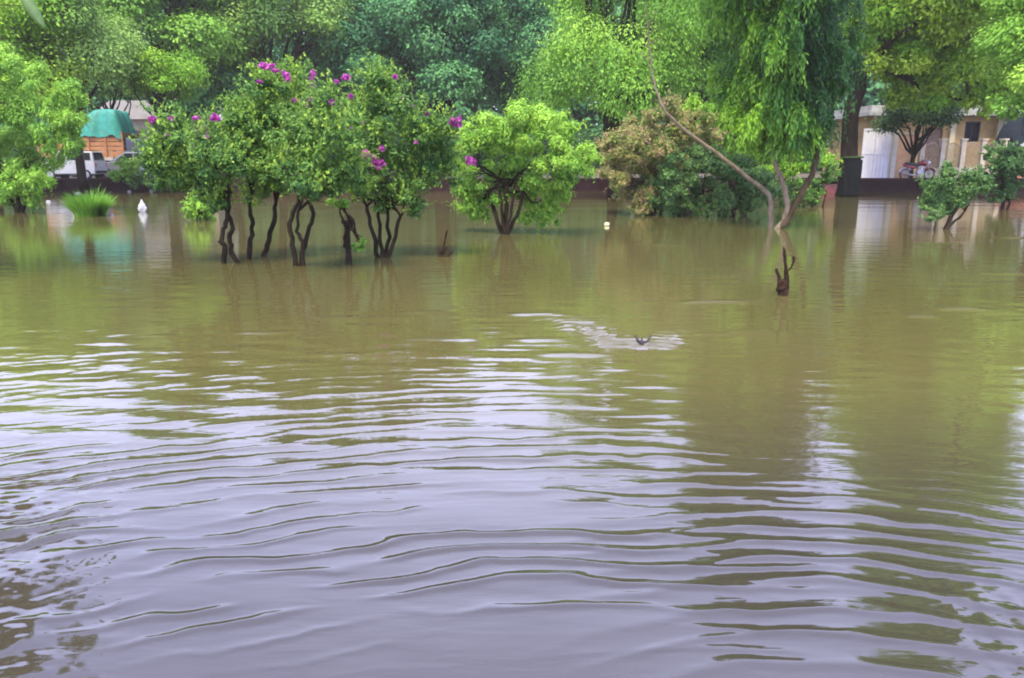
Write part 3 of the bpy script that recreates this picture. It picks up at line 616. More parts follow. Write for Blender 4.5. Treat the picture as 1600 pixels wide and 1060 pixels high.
big_tree('small dark green tree in front of the cream house', 1425, 44.5, .5, W(1425, 178, 44.5)[2], S(62, 44.5), 1.6, S(34, 44.5), L_dark, 22, npuff=20, nleaf=9000, leaf=.17, r0=.14, group='small roadside trees', prad=.34, zfork=2.9, tmean=.4)
big_tree('low grey-green tree over the tarpaulin in front of pale roof', 178, 54, .5, 6.5, 3.0, 2, 1.7, L_grey, 23, npuff=22, nleaf=16000, leaf=.17, r0=.14, group='small roadside trees', prad=.34, zfork=5, tmean=.5)
# right side canopy trees
def canopy_tree(label, px, pyb, Y, r0, path, puffspx, mat, seed, nleaf, leaf, zb=.4, tmean=.5, bark=M_bark, droop=.2, asp=.5, spread=1.6, group=G, nlimb=14):
    rs_ = np.random.RandomState(seed); b = W(px, pyb, Y); o = (b[0], Y, zb); t = thing('tree', o, label, 'tree', group)
    puffs = []
    for (qx, qy, r, *d) in puffspx:
        YY = Y + (d[0] if d else rs_.normal() * spread); c = W(qx, qy, YY); s = S(r, YY)
        for _ in range(5):
            q = rdir(rs_, 1)[0] * s * .62; puffs.append((c[0] + q[0], c[1] + q[1] * 1.1, c[2] + q[2] * .8, s * .52, s * .5, s * .36, tmean + (rs_.rand() - .5) * .8))
    V, ti = puff_leaves(rs_, puffs, nleaf, leaf, asp=asp, droop=droop, tvar=.12)
    pts = [np.array([b[0], Y, zb - .6])] + [W(x, y, Y) for x, y in path]; m = len(pts); mb = MB(); oo = np.array(o)
    # refine the path
    fine = []; 
    for i in range(m - 1):
        for k in range(3): fine.append(pts[i] + (pts[i + 1] - pts[i]) * k / 3 + rs_.normal(size=3) * r0 * .12)
    fine.append(pts[-1]); n = len(fine)
    mb.tube([p - oo for p in fine], [r0 * (1.25 if i == 0 else 1 - .55 * i / n) for i in range(n)], 12)
    for k in rs_.permutation(len(puffs))[:nlimb]:
        p = puffs[k]; s = fine[rs_.randint(n // 2, n)]; q = limb_pts(s, p[:3], rs_, 6, .1)
        mb.tube([x - oo for x in q], [r0 * .42 * (1 - .82 * i / 6) + .01 for i in range(7)], 6)
    mb.build('trunk', bark, t, smooth=True); foliage('crown', V, ti, mat, t, o)
    return t
canopy_tree('big tree with thick blackish trunk and spreading yellow-green canopy', 1326, 285, 36, .42, [(1326, 250), (1332, 180), (1345, 120), (1390, 55), (1420, -60), (1440, -200)],
            [(1400, 20, 70), (1440, 110, 60), (1500, 60, 80), (1380, 110, 36), (1540, 130, 50), (1450, -60, 100), (1560, -40, 100), (1480, -150, 90), (1560, -180, 110), (1540, -270, 90), (1620, 60, 90),
             (1600, -300, 90), (1350, 40, 36), (1440, 60, 60), (1480, 0, 70), (1400, 90, 44), (1480, 130, 44), (1540, 60, 60), (1600, 120, 50), (1400, -80, 70), (1500, -100, 90), (1520, 150, 24), (1570, 160, 26), (1460, 155, 24), (1400, 150, 22), (1540, 168, 16)], L_yel, 31, 170000, .17, tmean=.66, nlimb=20)
canopy_tree('bright yellow-green tree filling the top right corner', 1640, 285, 30, .3, [(1640, 200), (1630, 100), (1620, -50), (1600, -200)],
            [(1590, 20, 70), (1560, 90, 46), (1600, 140, 50), (1640, 50, 80), (1560, -70, 90), (1640, -160, 130), (1560, -220, 90), (1640, -340, 100), (1610, -430, 90), (1690, -540, 120), (1530, -300, 70)],
            L_bri, 32, 150000, .15, tmean=.75, nlimb=16)
# dark trunk mass at the foot of the blackish tree
t = thing('stone_block', (*W(1327, 290, 35.1)[:2], 0), 'dark blackish block with mossy top at foot of thick trunk', 'block')
mb = MB(); mb.box((0, 0, .85), (.80, .6, 1.7), bev=.08); mb.build('block_body', principled('dark_slate', (.003, .004, .005), .8, spec=.08, noise=(.010, .012, .012), ns=5, bump=.3), t)
mb = MB(); mb.box((.02, 0, 1.73), (.80, .62, .08), bev=.03, rz=.05); mb.build('mossy_top', principled('moss', (.03, .06, .01), .9, noise=(.06, .11, .02), ns=8, bump=.5), t)

def woodland():
    """mass of wood beyond the road closing every gap"""
    rs_ = np.random.RandomState(77); pf = []
    for x0 in np.arange(-82, 82, 2.3):
        hmax = 15.5 + 2.5 * math.sin(x0 * .13) + 2 * math.sin(x0 * .41 + 1) + (5 if x0 > 24 else 0)
        for z0 in list(np.arange(1.2, hmax, 2.1)) * 2:
            r = 1.7 + .7 * rs_.rand(); pf.append((x0 + rs_.normal() * .5, 74 + 6 * rs_.rand(), z0 + rs_.normal() * .4, r, r, r * .85, rs_.rand() * .9))
    V, ti = puff_leaves(rs_, pf, 330000, .58, asp=.8, tvar=.12)
    me = foliage('woodland', V, ti, L_teal, None, (0, 0, 0)); tag(me, 'dark green woodland mass closing the view behind the garden trees', 'woodland', kind='stuff')
    rs_ = np.random.RandomState(78); pf = []
    for i in range(340):
        px = -60 + (1330 if i % 2 else 1700) * rs_.rand() if i > 60 else 240 + 900 * rs_.rand(); y = 62 + 6 * rs_.rand(); x = W(px, 250, y)[0]; r = .8 + .7 * rs_.rand()
        pf.append((x, y, .8 + 3.0 * rs_.rand() ** 1.3, r, r, r * .8, rs_.rand() * .7))
    V, ti = puff_leaves(rs_, pf, 90000, .26, asp=.5)
    me = foliage('undergrowth', V, ti, L_dark, None, (0, 0, 0)); tag(me, 'dark undergrowth along the far side of the road', 'undergrowth', kind='stuff')
woodland()

# ================================================================== GARDEN PLANTS
def plant(name, label, cat, px, py, stems, puffspx, mat, seed, nleaf, leaf, bark=M_bark, group=None, tmean=.5, droop=.15, asp=.5, spread=.35, sub=9, flowers=(), Y=None, tvar=.35, grad=.0, hollow=.45, shoots=0, shl=.34, shdrop=.12):
    """stems: list of (radius, [(px,py,dY)...]); puffspx: (px,py,r[,dY,tint]) read off the photograph, each at its own distance"""
    rs_ = np.random.RandomState(seed); Y = Y or waterY(py); b = W(px, py, Y); o = (b[0], Y, 0.0)
    t = thing(name, o, label, cat, group); oo = np.array(o); puffs = []; cs = []
    for q in puffspx:
        qx, qy, r = q[:3]; YY = Y + (q[3] if len(q) > 3 and q[3] is not None else rs_.normal() * spread); tb = q[4] if len(q) > 4 else tmean
        c = W(qx, qy, YY); s = S(r, YY); cs.append(c)
        for _ in range(sub):
            d = rdir(rs_, 1)[0]; d2 = d * s * (.55 + .5 * rs_.rand()); k = .17 + .22 * rs_.rand()
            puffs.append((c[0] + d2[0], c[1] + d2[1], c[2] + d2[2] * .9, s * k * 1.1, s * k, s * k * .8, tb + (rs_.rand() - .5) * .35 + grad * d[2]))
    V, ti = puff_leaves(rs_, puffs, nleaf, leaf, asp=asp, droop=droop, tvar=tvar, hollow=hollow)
    if shoots:
        k = rs_.randint(0, len(puffs), shoots); pa = np.array([p[:6] for p in puffs])[k]; d = rdir(rs_, shoots); d[:, 2] = np.abs(d[:, 2]) * 1.1 - .25
        st = pa[:, :3] + d * pa[:, 3:6] * .8; ou = d * .7 + np.array([0, 0, .75]) + rs_.normal(size=d.shape) * .3; ou /= np.linalg.norm(ou, axis=1, keepdims=True)
        V2, t2 = sprays(rs_, st, ou, 11, shl, leaf * .9, asp, shdrop, tmean + .18 + (rs_.rand(shoots) - .4) * .6); V = np.concatenate([V, V2]); ti = np.concatenate([ti, t2])
    for r0, path in stems:
        mb = MB(); pts = [W(x, y, Y + dy) for x, y, dy in path]; pts[0] = pts[0] + np.array([0, 0, 0]); base = pts[0].copy(); base[2] = -.4; pts = [base] + pts
        fine = []
        for i in range(len(pts) - 1):
            for k in range(3): fine.append(pts[i] + (pts[i + 1] - pts[i]) * k / 3 + (rs_.normal(size=3) * r0 * .35 if i + k else 0))
        fine.append(pts[-1]); n = len(fine)
        mb.tube([p - oo for p in fine], [r0 * (1.15 - .5 * i / n) * (1 + .25 * rs_.rand()) for i in range(n)], 9)
        # twigs up into the foliage
        ds = [np.linalg.norm(c - fine[-1]) for c in cs]
        for k in np.argsort(ds)[:max(2, int(len(cs) * .8 / max(1, len(stems))) + 1)]:
            q = limb_pts(fine[-1], cs[k], rs_, 5, .14); mb.tube([x - oo for x in q], [r0 * .5 * (1 - .8 * i / 5) + .004 for i in range(6)], 6)
            for _ in range(3):
                e = cs[k] + rdir(rs_, 1)[0] * S(puffspx[k][2], Y) * .8; g = limb_pts(q[3], e, rs_, 3, .12); mb.tube([x - oo for x in g], [r0 * .2 + .003, r0 * .14 + .002, .005, .003], 5)
        mb.build('stem', bark, t, smooth=True)
    foliage('foliage', V, ti, mat, t, o)
    for fx, fy, rx, ry in flowers:
        YY = Y - .62 + rs_.rand() * .2; c = W(fx, fy, YY); n = int(70 + rx * ry * 1.6); g = rdir(rs_, 7) * .75; d = g[rs_.randint(0, 7, n)] * (.5 + .5 * rs_.rand(7))[rs_.randint(0, 7, n)][:, None] + rdir(rs_, n) * (.42 * rs_.rand(n)[:, None] ** .4)
        P = c + d * np.array([S(rx, YY), S(min(rx, ry), YY), S(ry, YY)]); A = rdir(rs_, n); N = rdir(rs_, n)
        L = .035 + .03 * rs_.rand(n); V, ti = leaf_quads(P, A, N, L, L * .8, rs_.rand(n))
        fo = foliage('flower_cluster', V, ti, L_flower, t, o)
    return t
SG = 'flowering shrubs standing in the floodwater'
M = M_bark
# crown clumps: (px, py, radius px, dY)
plant('flowering_shrub', 'leftmost flowering shrub, crown spreading left above two twisted stems with knotty rings', 'shrub', 362, 412,
      [(.036, [(350, 412, 0), (352, 385, 0), (345, 372, 0), (352, 355, 0), (356, 335, .05), (350, 310, .1)]), (.036, [(370, 410, .1), (362, 390, .1), (358, 372, .05), (366, 358, .1), (356, 335, .1), (360, 300, .1)])],
      [(290, 225, 52), (250, 245, 30), (330, 255, 50), (300, 290, 36), (270, 205, 30), (340, 300, 30), (350, 215, 40), (265, 275, 26), (330, 320, 18)], L_myr, 41, 14500, .06, shoots=713, shl=.6, shdrop=0.12, group=SG, tmean=.30,
      flowers=[(239, 188, 9, 6), (336, 184, 8, 5), (305, 184, 5, 3), (268, 186, 4, 3), (262, 212, 4, 3), (322, 214, 3, 2)])
plant('flowering_shrub', 'flowering shrub on one bent slim stem, second from left', 'shrub', 389, 405, [(.036, [(389, 405, 0), (392, 375, 0), (395, 350, 0), (391, 330, 0), (393, 300, .05)])],
      [(385, 180, 40), (370, 225, 40), (400, 260, 40), (395, 295, 24), (420, 150, 34), (400, 205, 34)], L_myr, 42, 10000, .06, shoots=482, shl=.6, shdrop=0.12, group=SG, tmean=.32, flowers=[(418, 103, 13, 6), (430, 110, 6, 3), (447, 119, 8, 8), (405, 128, 3, 2)])
plant('flowering_shrub', 'tall flowering shrub on one straight leaning stem, highest magenta bloom spikes', 'shrub', 413, 399, [(.040, [(413, 399, 0), (420, 372, 0), (427, 345, 0), (431, 318, .05)])],
      [(440, 170, 40), (430, 215, 38), (445, 262, 38), (430, 295, 24), (455, 135, 24), (480, 175, 30)], L_myr, 43, 11000, .06, shoots=482, shl=.6, shdrop=0.12, group=SG, tmean=.38, Y=13.1,
      flowers=[(490, 125, 6, 16), (487, 158, 14, 9), (453, 236, 9, 6), (460, 182, 7, 4), (463, 158, 7, 4), (476, 166, 5, 4), (510, 158, 5, 4)])
plant('flowering_shrub', 'flowering shrub on a pair of twisting stems that join at the waterline', 'shrub', 465, 416,
      [(.036, [(461, 415, 0), (457, 385, 0), (450, 350, 0), (462, 325, 0), (470, 300, 0)]), (.034, [(468, 415, .05), (475, 385, .05), (485, 355, .05), (489, 335, .05), (485, 305, .1)]), (.028, [(472, 378, .03), (464, 362, .03), (466, 330, .03)])],
      [(480, 215, 42), (510, 180, 32), (515, 240, 40), (470, 275, 38), (510, 290, 32), (545, 210, 26), (540, 270, 26), (490, 300, 26)], L_myr, 44, 13000, .06, shoots=598, shl=.6, shdrop=0.12, group=SG, tmean=.30,
      flowers=[(541, 122, 7, 5), (530, 197, 10, 6), (518, 160, 5, 4), (548, 203, 4, 3), (526, 128, 3, 2)])
plant('flowering_shrub', 'rightmost flowering shrub, broad crown above several stems fanning from one base', 'shrub', 597, 402,
      [(.036, [(592, 402, 0), (585, 378, 0), (577, 350, 0), (573, 322, 0)]), (.036, [(597, 402, 0), (594, 365, .05), (590, 325, .1)]), (.036, [(602, 402, 0), (607, 370, .1), (605, 325, .1)]), (.035, [(608, 402, -.1), (618, 370, -.1), (626, 338, -.05)])],
      [(600, 160, 34), (640, 195, 44), (590, 215, 44), (560, 190, 30), (660, 240, 44), (610, 270, 44), (570, 270, 34), (680, 200, 34), (690, 270, 28), (640, 300, 34), (590, 130, 24), (700, 230, 24), (600, 305, 26), (560, 300, 20)],
      L_myr, 45, 23000, .06, shoots=1035, shl=.6, shdrop=0.12, group=SG, tmean=.32,
      flowers=[(576, 244, 13, 9), (592, 257, 11, 8), (714, 190, 12, 8), (737, 250, 12, 8), (631, 156, 5, 5), (596, 232, 6, 4), (643, 166, 4, 3), (618, 120, 4, 3), (668, 178, 3, 3), (548, 150, 4, 3), (650, 222, 3, 3), (562, 322 - 130, 5, 4)])
plant('dead_shrub', 'knobbly single stem with a few yellowish leaves beneath the shrub crowns', 'stump', 546, 413,
      [(.042, [(546, 413, 0), (543, 388, 0), (540, 372, 0), (544, 350, 0), (546, 345, 0)]), (.03, [(543, 365, .02), (538, 350, 0), (536, 344, 0)]), (.03, [(545, 360, .02), (551, 350, 0), (552, 344, 0)])],
      [(560, 385, 10), (535, 318, 14), (562, 375, 8), (520, 320, 12)], L_bri, 46, 420, .07, tmean=.5)

# bright green bush in the middle
plant('green_bush', 'large dense bright green bush standing alone in the middle of the water', 'bush', 788, 366,
      [(.05, [(785, 366, 0), (775, 335, 0), (765, 300, .1)]), (.06, [(790, 366, 0), (790, 330, 0), (792, 290, 0)]), (.045, [(794, 366, 0), (808, 335, 0), (818, 300, 0)]), (.035, [(788, 364, -.1), (783, 330, -.1), (778, 280, -.1)]), (.035, [(792, 364, -.1), (800, 325, -.1), (806, 280, -.1)])],
      [(770, 205, 38), (815, 200, 40), (860, 215, 42), (745, 240, 36), (800, 250, 46), (850, 260, 42), (890, 250, 30), (735, 285, 26), (775, 290, 32), (830, 290, 32), (870, 290, 26), (905, 245, 20), (730, 215, 22),
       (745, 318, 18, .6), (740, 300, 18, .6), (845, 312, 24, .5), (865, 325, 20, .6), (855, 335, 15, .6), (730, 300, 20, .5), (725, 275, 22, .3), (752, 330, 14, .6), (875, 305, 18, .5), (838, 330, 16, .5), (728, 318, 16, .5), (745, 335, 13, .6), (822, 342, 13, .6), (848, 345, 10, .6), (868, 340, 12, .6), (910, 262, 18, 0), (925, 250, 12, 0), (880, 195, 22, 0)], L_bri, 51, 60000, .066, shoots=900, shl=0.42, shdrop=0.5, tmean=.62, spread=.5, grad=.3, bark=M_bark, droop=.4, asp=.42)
# left big bush/tree
plant('feathery_tree', 'full leafy light green tree rising from the water at the left edge', 'tree', 32, 331,
      [(.07, [(30, 331, 0), (26, 300, 0), (20, 260, 0)]), (.06, [(36, 331, 0), (45, 300, 0), (60, 265, 0)]), (.05, [(28, 331, .2), (10, 295, .2), (-5, 260, .2)])],
      [(20, 130, 44), (75, 140, 36), (100, 175, 30), (40, 180, 44), (80, 208, 38), (20, 225, 46), (50, 252, 36), (90, 226, 20), (-20, 170, 50), (-40, 240, 50), (20, 285, 26), (55, 290, 24), (0, 100, 34), (110, 150, 20), (-30, 110, 50), (58, 284, 16), (20, 308, 20), (46, 308, 16), (-10, 300, 26), (52, 296, 14), (108, 214, 20), (115, 190, 18), (95, 200, 22), (8, 262, 26), (42, 270, 22), (24, 288, 22)],
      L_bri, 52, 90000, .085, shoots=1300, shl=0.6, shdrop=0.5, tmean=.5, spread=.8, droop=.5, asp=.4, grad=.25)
# small plants at the left
def grass_clump(px, py, wpx, hpx, n, seed, label):
    rs_ = np.random.RandomState(seed); Y = waterY(py); b = W(px, py, Y); o = (b[0], Y, 0); Rr = S(wpx / 2, Y); H = S(hpx, Y)
    a = rs_.rand(n) * 2 * math.pi; rr = Rr * .75 * np.sqrt(rs_.rand(n)); V = []; T = []
    base = np.stack([rr * np.cos(a), rr * np.sin(a) * .7, np.full(n, -.05)], 1); ln = H * (.65 + .5 * rs_.rand(n)) * (1.15 - .5 * (rr / Rr) ** 2)
    lean = np.stack([np.cos(a), np.sin(a), 0 * a], 1) * (.15 + .5 * rr / Rr)[:, None] + rs_.normal(size=(n, 3)) * .12
    for s in range(3):
        t0, t1 = s / 3, (s + 1) / 3
        p0 = base + np.array([0, 0, 1.]) * (ln * t0 * (1 - .2 * t0))[:, None] + lean * (ln * t0 ** 2)[:, None]; p1 = base + np.array([0, 0, 1.]) * (ln * t1 * (1 - .2 * t1))[:, None] + lean * (ln * t1 ** 2)[:, None]
        sd = np.stack([-np.sin(a + 1), np.cos(a + 1), 0 * a], 1); w0 = .016 * (1 - t0 * .6); w1 = .016 * (1 - t1 * .85)
        V.append(np.stack([p0 - sd * w0, p0 + sd * w0, p1 + sd * w1, p1 - sd * w1], 1).reshape(-1, 3)); T.append(np.repeat(rs_.rand(n), 4))
    V = np.concatenate(V); me = foliage('grass_clump', V, np.concatenate(T), L_grass, None, (0, 0, 0)); me.location = o
    tag(me, label, 'grass clump')
grass_clump(141, 338, 60, 38, 1500, 61, 'bright green tuft of tall grass in the water before the white car')
plant('small_bush', 'pale green low bush half hidden behind the leftmost flowering shrub', 'bush', 308, 345, [(.02, [(308, 345, 0), (306, 335, 0)]), (.02, [(312, 345, 0), (316, 332, 0)])],
      [(300, 328, 14), (315, 322, 16), (325, 335, 11), (308, 338, 10), (312, 310, 10)], L_bri, 62, 3600, .09, shoots=50, shl=0.34, shdrop=0.12, tmean=.7, spread=.2)
plant('round_bush', 'rounded green bush against the wall in front of the silver car', 'bush', 192, 292, [(.04, [(190, 294, 0), (190, 282, 0)]), (.03, [(196, 294, 0), (200, 280, 0)])],
      [(185, 268, 16), (198, 264, 15), (192, 258, 13), (203, 274, 12), (182, 277, 11)], L_bri, 63, 4200, .12, shoots=60, shl=0.34, shdrop=0.12, tmean=.45, Y=40.4, spread=.3)
plant('low_bush', 'dark low bush with pale leaves beside the rounded green bush', 'bush', 225, 296, [(.04, [(225, 296, 0), (226, 284, 0)]), (.03, [(240, 296, 0), (243, 284, 0)])],
      [(218, 282, 14), (235, 276, 16), (252, 280, 15), (268, 274, 16), (240, 288, 10), (285, 270, 16), (225, 268, 12)], L_dark, 64, 5600, .12, shoots=90, shl=0.34, shdrop=0.12, tmean=.6, Y=40.0, spread=.4)
# drying bush and the green bush beside it
plant('dry_bush', 'bush with brownish pink drying leaves left of the leaning pale trunk', 'bush', 1020, 334,
      [(.05, [(1012, 334, 0), (1005, 315, 0), (995, 290, 0)]), (.04, [(1022, 334, 0), (1030, 310, 0)]), (.04, [(1032, 334, 0), (1045, 310, 0)]), (.03, [(1003, 333, 0), (985, 305, 0)])],
      [(1000, 200, 34), (1040, 185, 32), (975, 225, 34), (1010, 245, 38), (1050, 225, 34), (970, 265, 28), (1085, 195, 24), (955, 235, 18), (1060, 178, 22), (955, 255, 22), (1085, 225, 26), (990, 280, 26), (1020, 215, 34), (985, 245, 34), (1030, 270, 30), (962, 285, 18), (1110, 215, 22), (985, 300, 20), (1008, 312, 18), (1035, 300, 22), (970, 300, 14), (1000, 325, 12), (1050, 250, 30)], L_brown, 53, 60000, .075, shoots=1000, shl=0.5, shdrop=0.3, tmean=.45, spread=.6, bark=M_bark3, tvar=.6)
plant('green_shrub', 'dark green spreading shrub under the dry bush beside leaning trunk', 'shrub', 1120, 336,
      [(.05, [(1106, 336, 0), (1102, 318, 0), (1098, 300, 0)]), (.05, [(1125, 336, 0), (1128, 315, 0), (1135, 295, 0)]), (.05, [(1165, 336, .3), (1168, 318, .3), (1175, 300, .3)]), (.035, [(1082, 335, 0), (1070, 312, 0)]), (.035, [(1145, 336, 0), (1155, 312, 0)])],
      [(1060, 285, 30), (1100, 270, 32), (1140, 285, 30), (1175, 290, 26), (1030, 300, 24), (1085, 305, 24), (1130, 310, 20), (1160, 265, 26), (1200, 285, 24), (1120, 245, 24), (1205, 310, 16), (1045, 318, 14), (1020, 310, 18), (1070, 318, 14), (1110, 318, 16), (1150, 312, 18), (1180, 314, 15), (1005, 295, 20), (1075, 255, 24), (1055, 262, 24), (1025, 325, 12), (1060, 328, 12), (1095, 326, 12), (1130, 328, 12), (1170, 326, 12), (1190, 300, 20)], L_dark, 54, 50000, .08, shoots=700, shl=0.4, shdrop=0.3, tmean=.6, spread=.6)
plant('yellow_green_shrub', 'yellow-green bushy shrub between dry bush and drooping tree', 'shrub', 1150, 322,
      [(.05, [(1150, 322, 0), (1148, 300, 0), (1140, 270, 0)]), (.05, [(1156, 322, 0), (1165, 295, 0), (1180, 260, 0)])],
      [(1100, 175, 24), (1130, 190, 26), (1150, 215, 30), (1180, 235, 30), (1120, 220, 24), (1210, 250, 28), (1160, 250, 24), (1245, 255, 24), (1075, 165, 16), (1285, 250, 16)], L_yel, 55, 34000, .09, shoots=380, shl=0.6, shdrop=0.6, tmean=.35, spread=.8, Y=27.5, droop=.4)
plant('dull_shrub', 'brownish tangled low shrub behind the forked stems of the drooping tree', 'shrub', 1260, 325, [(.04, [(1250, 325, 0), (1245, 305, 0)]), (.04, [(1268, 325, 0), (1275, 305, 0)]), (.03, [(1285, 322, 0), (1292, 300, 0)])],
      [(1240, 300, 20), (1262, 290, 20), (1285, 285, 18), (1270, 308, 16), (1230, 315, 13), (1300, 272, 14), (1250, 312, 14)], L_grey, 56, 5200, .10, shoots=120, shl=0.34, shdrop=0.12, tmean=.3, spread=.5, Y=28.0, bark=M_bark3)
# right shrubs
plant('green_shrub', 'leafy green shrub on slanting stems in the water below the motorcycle', 'shrub', 1477, 358,
      [(.05, [(1476, 358, 0), (1488, 335, 0), (1502, 312, 0)]), (.03, [(1480, 356, 0), (1500, 340, 0), (1508, 330, 0)]), (.025, [(1462, 356, 0), (1462, 340, 0)])],
      [(1470, 300, 24), (1500, 285, 26), (1458, 320, 18), (1490, 310, 22), (1520, 292, 18), (1445, 295, 13), (1480, 278, 18), (1462, 340, 12), (1530, 280, 12), (1448, 318, 9)], L_dark, 57, 16000, .07, shoots=220, shl=0.34, shdrop=0.12, tmean=.55, spread=.4, bark=M_bark3, tvar=.5)
plant('hazy_shrub', 'taller dull green shrub right of the leafy green shrub, near parapet', 'shrub', 1567, 328,
      [(.06, [(1566, 328, 0), (1570, 308, 0), (1568, 285, 0)]), (.04, [(1574, 328, 0), (1578, 300, 0)])],
      [(1565, 262, 22), (1585, 255, 20), (1550, 270, 16), (1572, 290, 18), (1560, 308, 14), (1600, 262, 16), (1575, 240, 14), (1552, 245, 12)], L_dark, 58, 8000, .11, shoots=200, shl=0.5, shdrop=0.12, tmean=.35, spread=.4)

# ---- drooping tree with forked trunk
def mast_tree():
    Y = waterY(357); b = W(1215, 357, Y); o = (b[0], Y, 0); oo = np.array(o); rs_ = np.random.RandomState(70)
    t = thing('drooping_tree', o, 'drooping dark green tree on two forked stems rising from water', 'tree')
    stems = [(.075, [(1214, 358, 0), (1226, 345, 0), (1232, 322, 0), (1226, 295, .05), (1216, 270, .1), (1208, 245, .15), (1205, 150, .2), (1210, 0, .2), (1220, -160, .2)], M_bark2),
             (.085, [(1218, 358, 0), (1234, 338, 0), (1250, 305, 0), (1268, 275, 0), (1277, 240, 0), (1276, 200, .1), (1270, 100, .2), (1262, 0, .2), (1240, -240, .2)], M_bark3)]
    axes = []
    for r0, path, m in stems:
        pts = [W(x, y, Y + d) for x, y, d in path]; f = []
        base = pts[0].copy(); base[2] = -.4; pts = [base] + pts
        for i in range(len(pts) - 1):
            for k in range(3): f.append(pts[i] + (pts[i + 1] - pts[i]) * k / 3 + rs_.normal(size=3) * .012)
        f.append(pts[-1]); n = len(f); mb = MB(); mb.tube([p - oo for p in f], [r0 * (1.1 - .7 * i / n) for i in range(n)], 10); mb.build('stem', m, t, smooth=True); axes.append(f)
    # branches all the way up, each carrying hanging twigs
    st, ou, ti = [], [], []; mb = MB()
    env = [(-330, 30), (-260, 66), (-190, 96), (-130, 118), (-60, 130), (60, 128), (130, 102), (180, 78), (230, 66), (262, 34)]
    for i in range(380):
        py = -320 + 540 * rs_.rand() ** .8; hw = np.interp(py, [e[0] for e in env], [e[1] for e in env]); a = rs_.rand() * 2 * math.pi
        px = 1214 + (10 if py > 60 else 0); c = W(px - 2, py, Y + .2); rr = .92 * S(hw, Y) * (.3 + .8 * rs_.rand() ** .8)
        d = np.array([math.cos(a), math.sin(a), .0]); e = c + d * rr + np.array([0, 0, .25 * rs_.rand() - .1]) ; q = [c + (e - c) * u + np.array([0, 0, .18 * math.sin(u * 2.6)]) * rr for u in (0, .3, .6, 1)]
        mb.tube([x - oo for x in q], [.018, .012, .008, .004], 5)
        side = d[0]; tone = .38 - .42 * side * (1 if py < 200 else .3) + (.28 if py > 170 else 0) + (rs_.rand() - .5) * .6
        for _ in range(13):
            u = .4 + .6 * rs_.rand() ** .5; s = c + (e - c) * u + np.array([0, 0, .18 * math.sin(u * 2.6) * rr]) + rs_.normal(size=3) * .08
            dd = d + rs_.normal(size=3) * .45; dd[2] = abs(dd[2]) * .3; st.append(s); ou.append(dd / np.linalg.norm(dd)); ti.append(tone)
    mb.build('branch', M_bark3, t)
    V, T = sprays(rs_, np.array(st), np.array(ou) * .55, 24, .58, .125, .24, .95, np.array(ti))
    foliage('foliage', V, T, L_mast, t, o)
mast_tree()

# ---- leaning bare pale trunk with dead twigs at its top
def leaning():
    Y = waterY(355); b = W(1206, 357, Y); o = (b[0], Y, 0); oo = np.array(o); rs_ = np.random.RandomState(71)
    t = thing('leaning_bare_tree', o, 'thin pale bare trunk bent over sharply to the left', 'tree')
    path = [(1204, 357, 0), (1205, 330, 0), (1203, 308, 0), (1192, 295, 0), (1165, 275, 0), (1130, 248, 0), (1095, 222, -.1), (1065, 200, -.1), (1040, 175, -.2), (1026, 145, -.2), (1018, 110, -.2), (1013, 60, -.2), (1010, 20, -.2), (1008, -20, -.2)]
    rad = [.06, .06, .062, .060, .056, .05, .046, .042, .037, .033, .028, .021, .014, .008, .006]
    pts = [W(x, y, Y + d) for x, y, d in path]; base = pts[0].copy(); base[2] = -.4; pts = [base] + pts; f = []; fr = []
    for i in range(len(pts) - 1):
        for k in range(4): f.append(pts[i] + (pts[i + 1] - pts[i]) * k / 4 + rs_.normal(size=3) * .008); fr.append(rad[i] + (rad[i + 1] - rad[i]) * k / 4)
    mb = MB(); mb.tube([p - oo for p in f], fr, 10); mb.build('trunk', M_bark2, t, smooth=True)
    for i in range(30):
        u = rs_.rand(); py = 165 - 150 * u; px = np.interp(py, [-20, 20, 60, 110, 145, 175], [1008, 1010, 1013, 1018, 1026, 1040]); s = W(px, py, Y - .2); sg = rs_.choice([-1, 1])
        L = .12 + .2 * rs_.rand(); d = np.array([sg * (.8 + .3 * rs_.rand()), rs_.normal() * .5, .5 * rs_.rand() + .05]); mb = MB(); mb.tube([s - oo, s + d * L * .5 - oo, s + d * L + np.array([0, 0, .04]) - oo], [.007, .005, .003], 5); mb.build('twig', M_bark2, t)
    # a few leaves still on its top
    n = 200; u = rs_.rand(n); P = np.array([W(1012 + 40 * (rs_.rand() - .45), 30 - 50 * q, Y - .2) for q in u]); 
    V, ti = leaf_quads(P, rdir(rs_, n), rdir(rs_, n), np.full(n, .09), np.full(n, .045), rs_.rand(n)); foliage('foliage', V, ti, L_mid, t, o)
leaning()

# ---- stumps and twigs
def twiggy(name, label, cat, px, py, tubes, mat=M_wood):
    Y = waterY(py); b = W(px, py, Y); o = (b[0], Y, 0); oo = np.array(o); t = thing(name, o, label, cat); rs_ = np.random.RandomState(int(px))
    for nm, path, rad in tubes:
        pts = [W(x, y, Y + d) for x, y, d in path]
        if path[0][1] >= py - 3: pts = [pts[0] * np.array([1, 1, 0]) + np.array([0, 0, -.3])] + pts; rad = [rad[0]] + list(rad)
        f = []; fr = []
        for i in range(len(pts) - 1):
            for k in range(3): f.append(pts[i] + (pts[i + 1] - pts[i]) * k / 3 + rs_.normal(size=3) * rad[i] * .15); fr.append((rad[i] + (rad[i + 1] - rad[i]) * k / 3) * (1 + .2 * rs_.rand()))
        f.append(pts[-1]); fr.append(rad[-1]); mb = MB(); mb.tube([p - oo for p in f], fr, 9); mb.build(nm, mat, t, smooth=True)
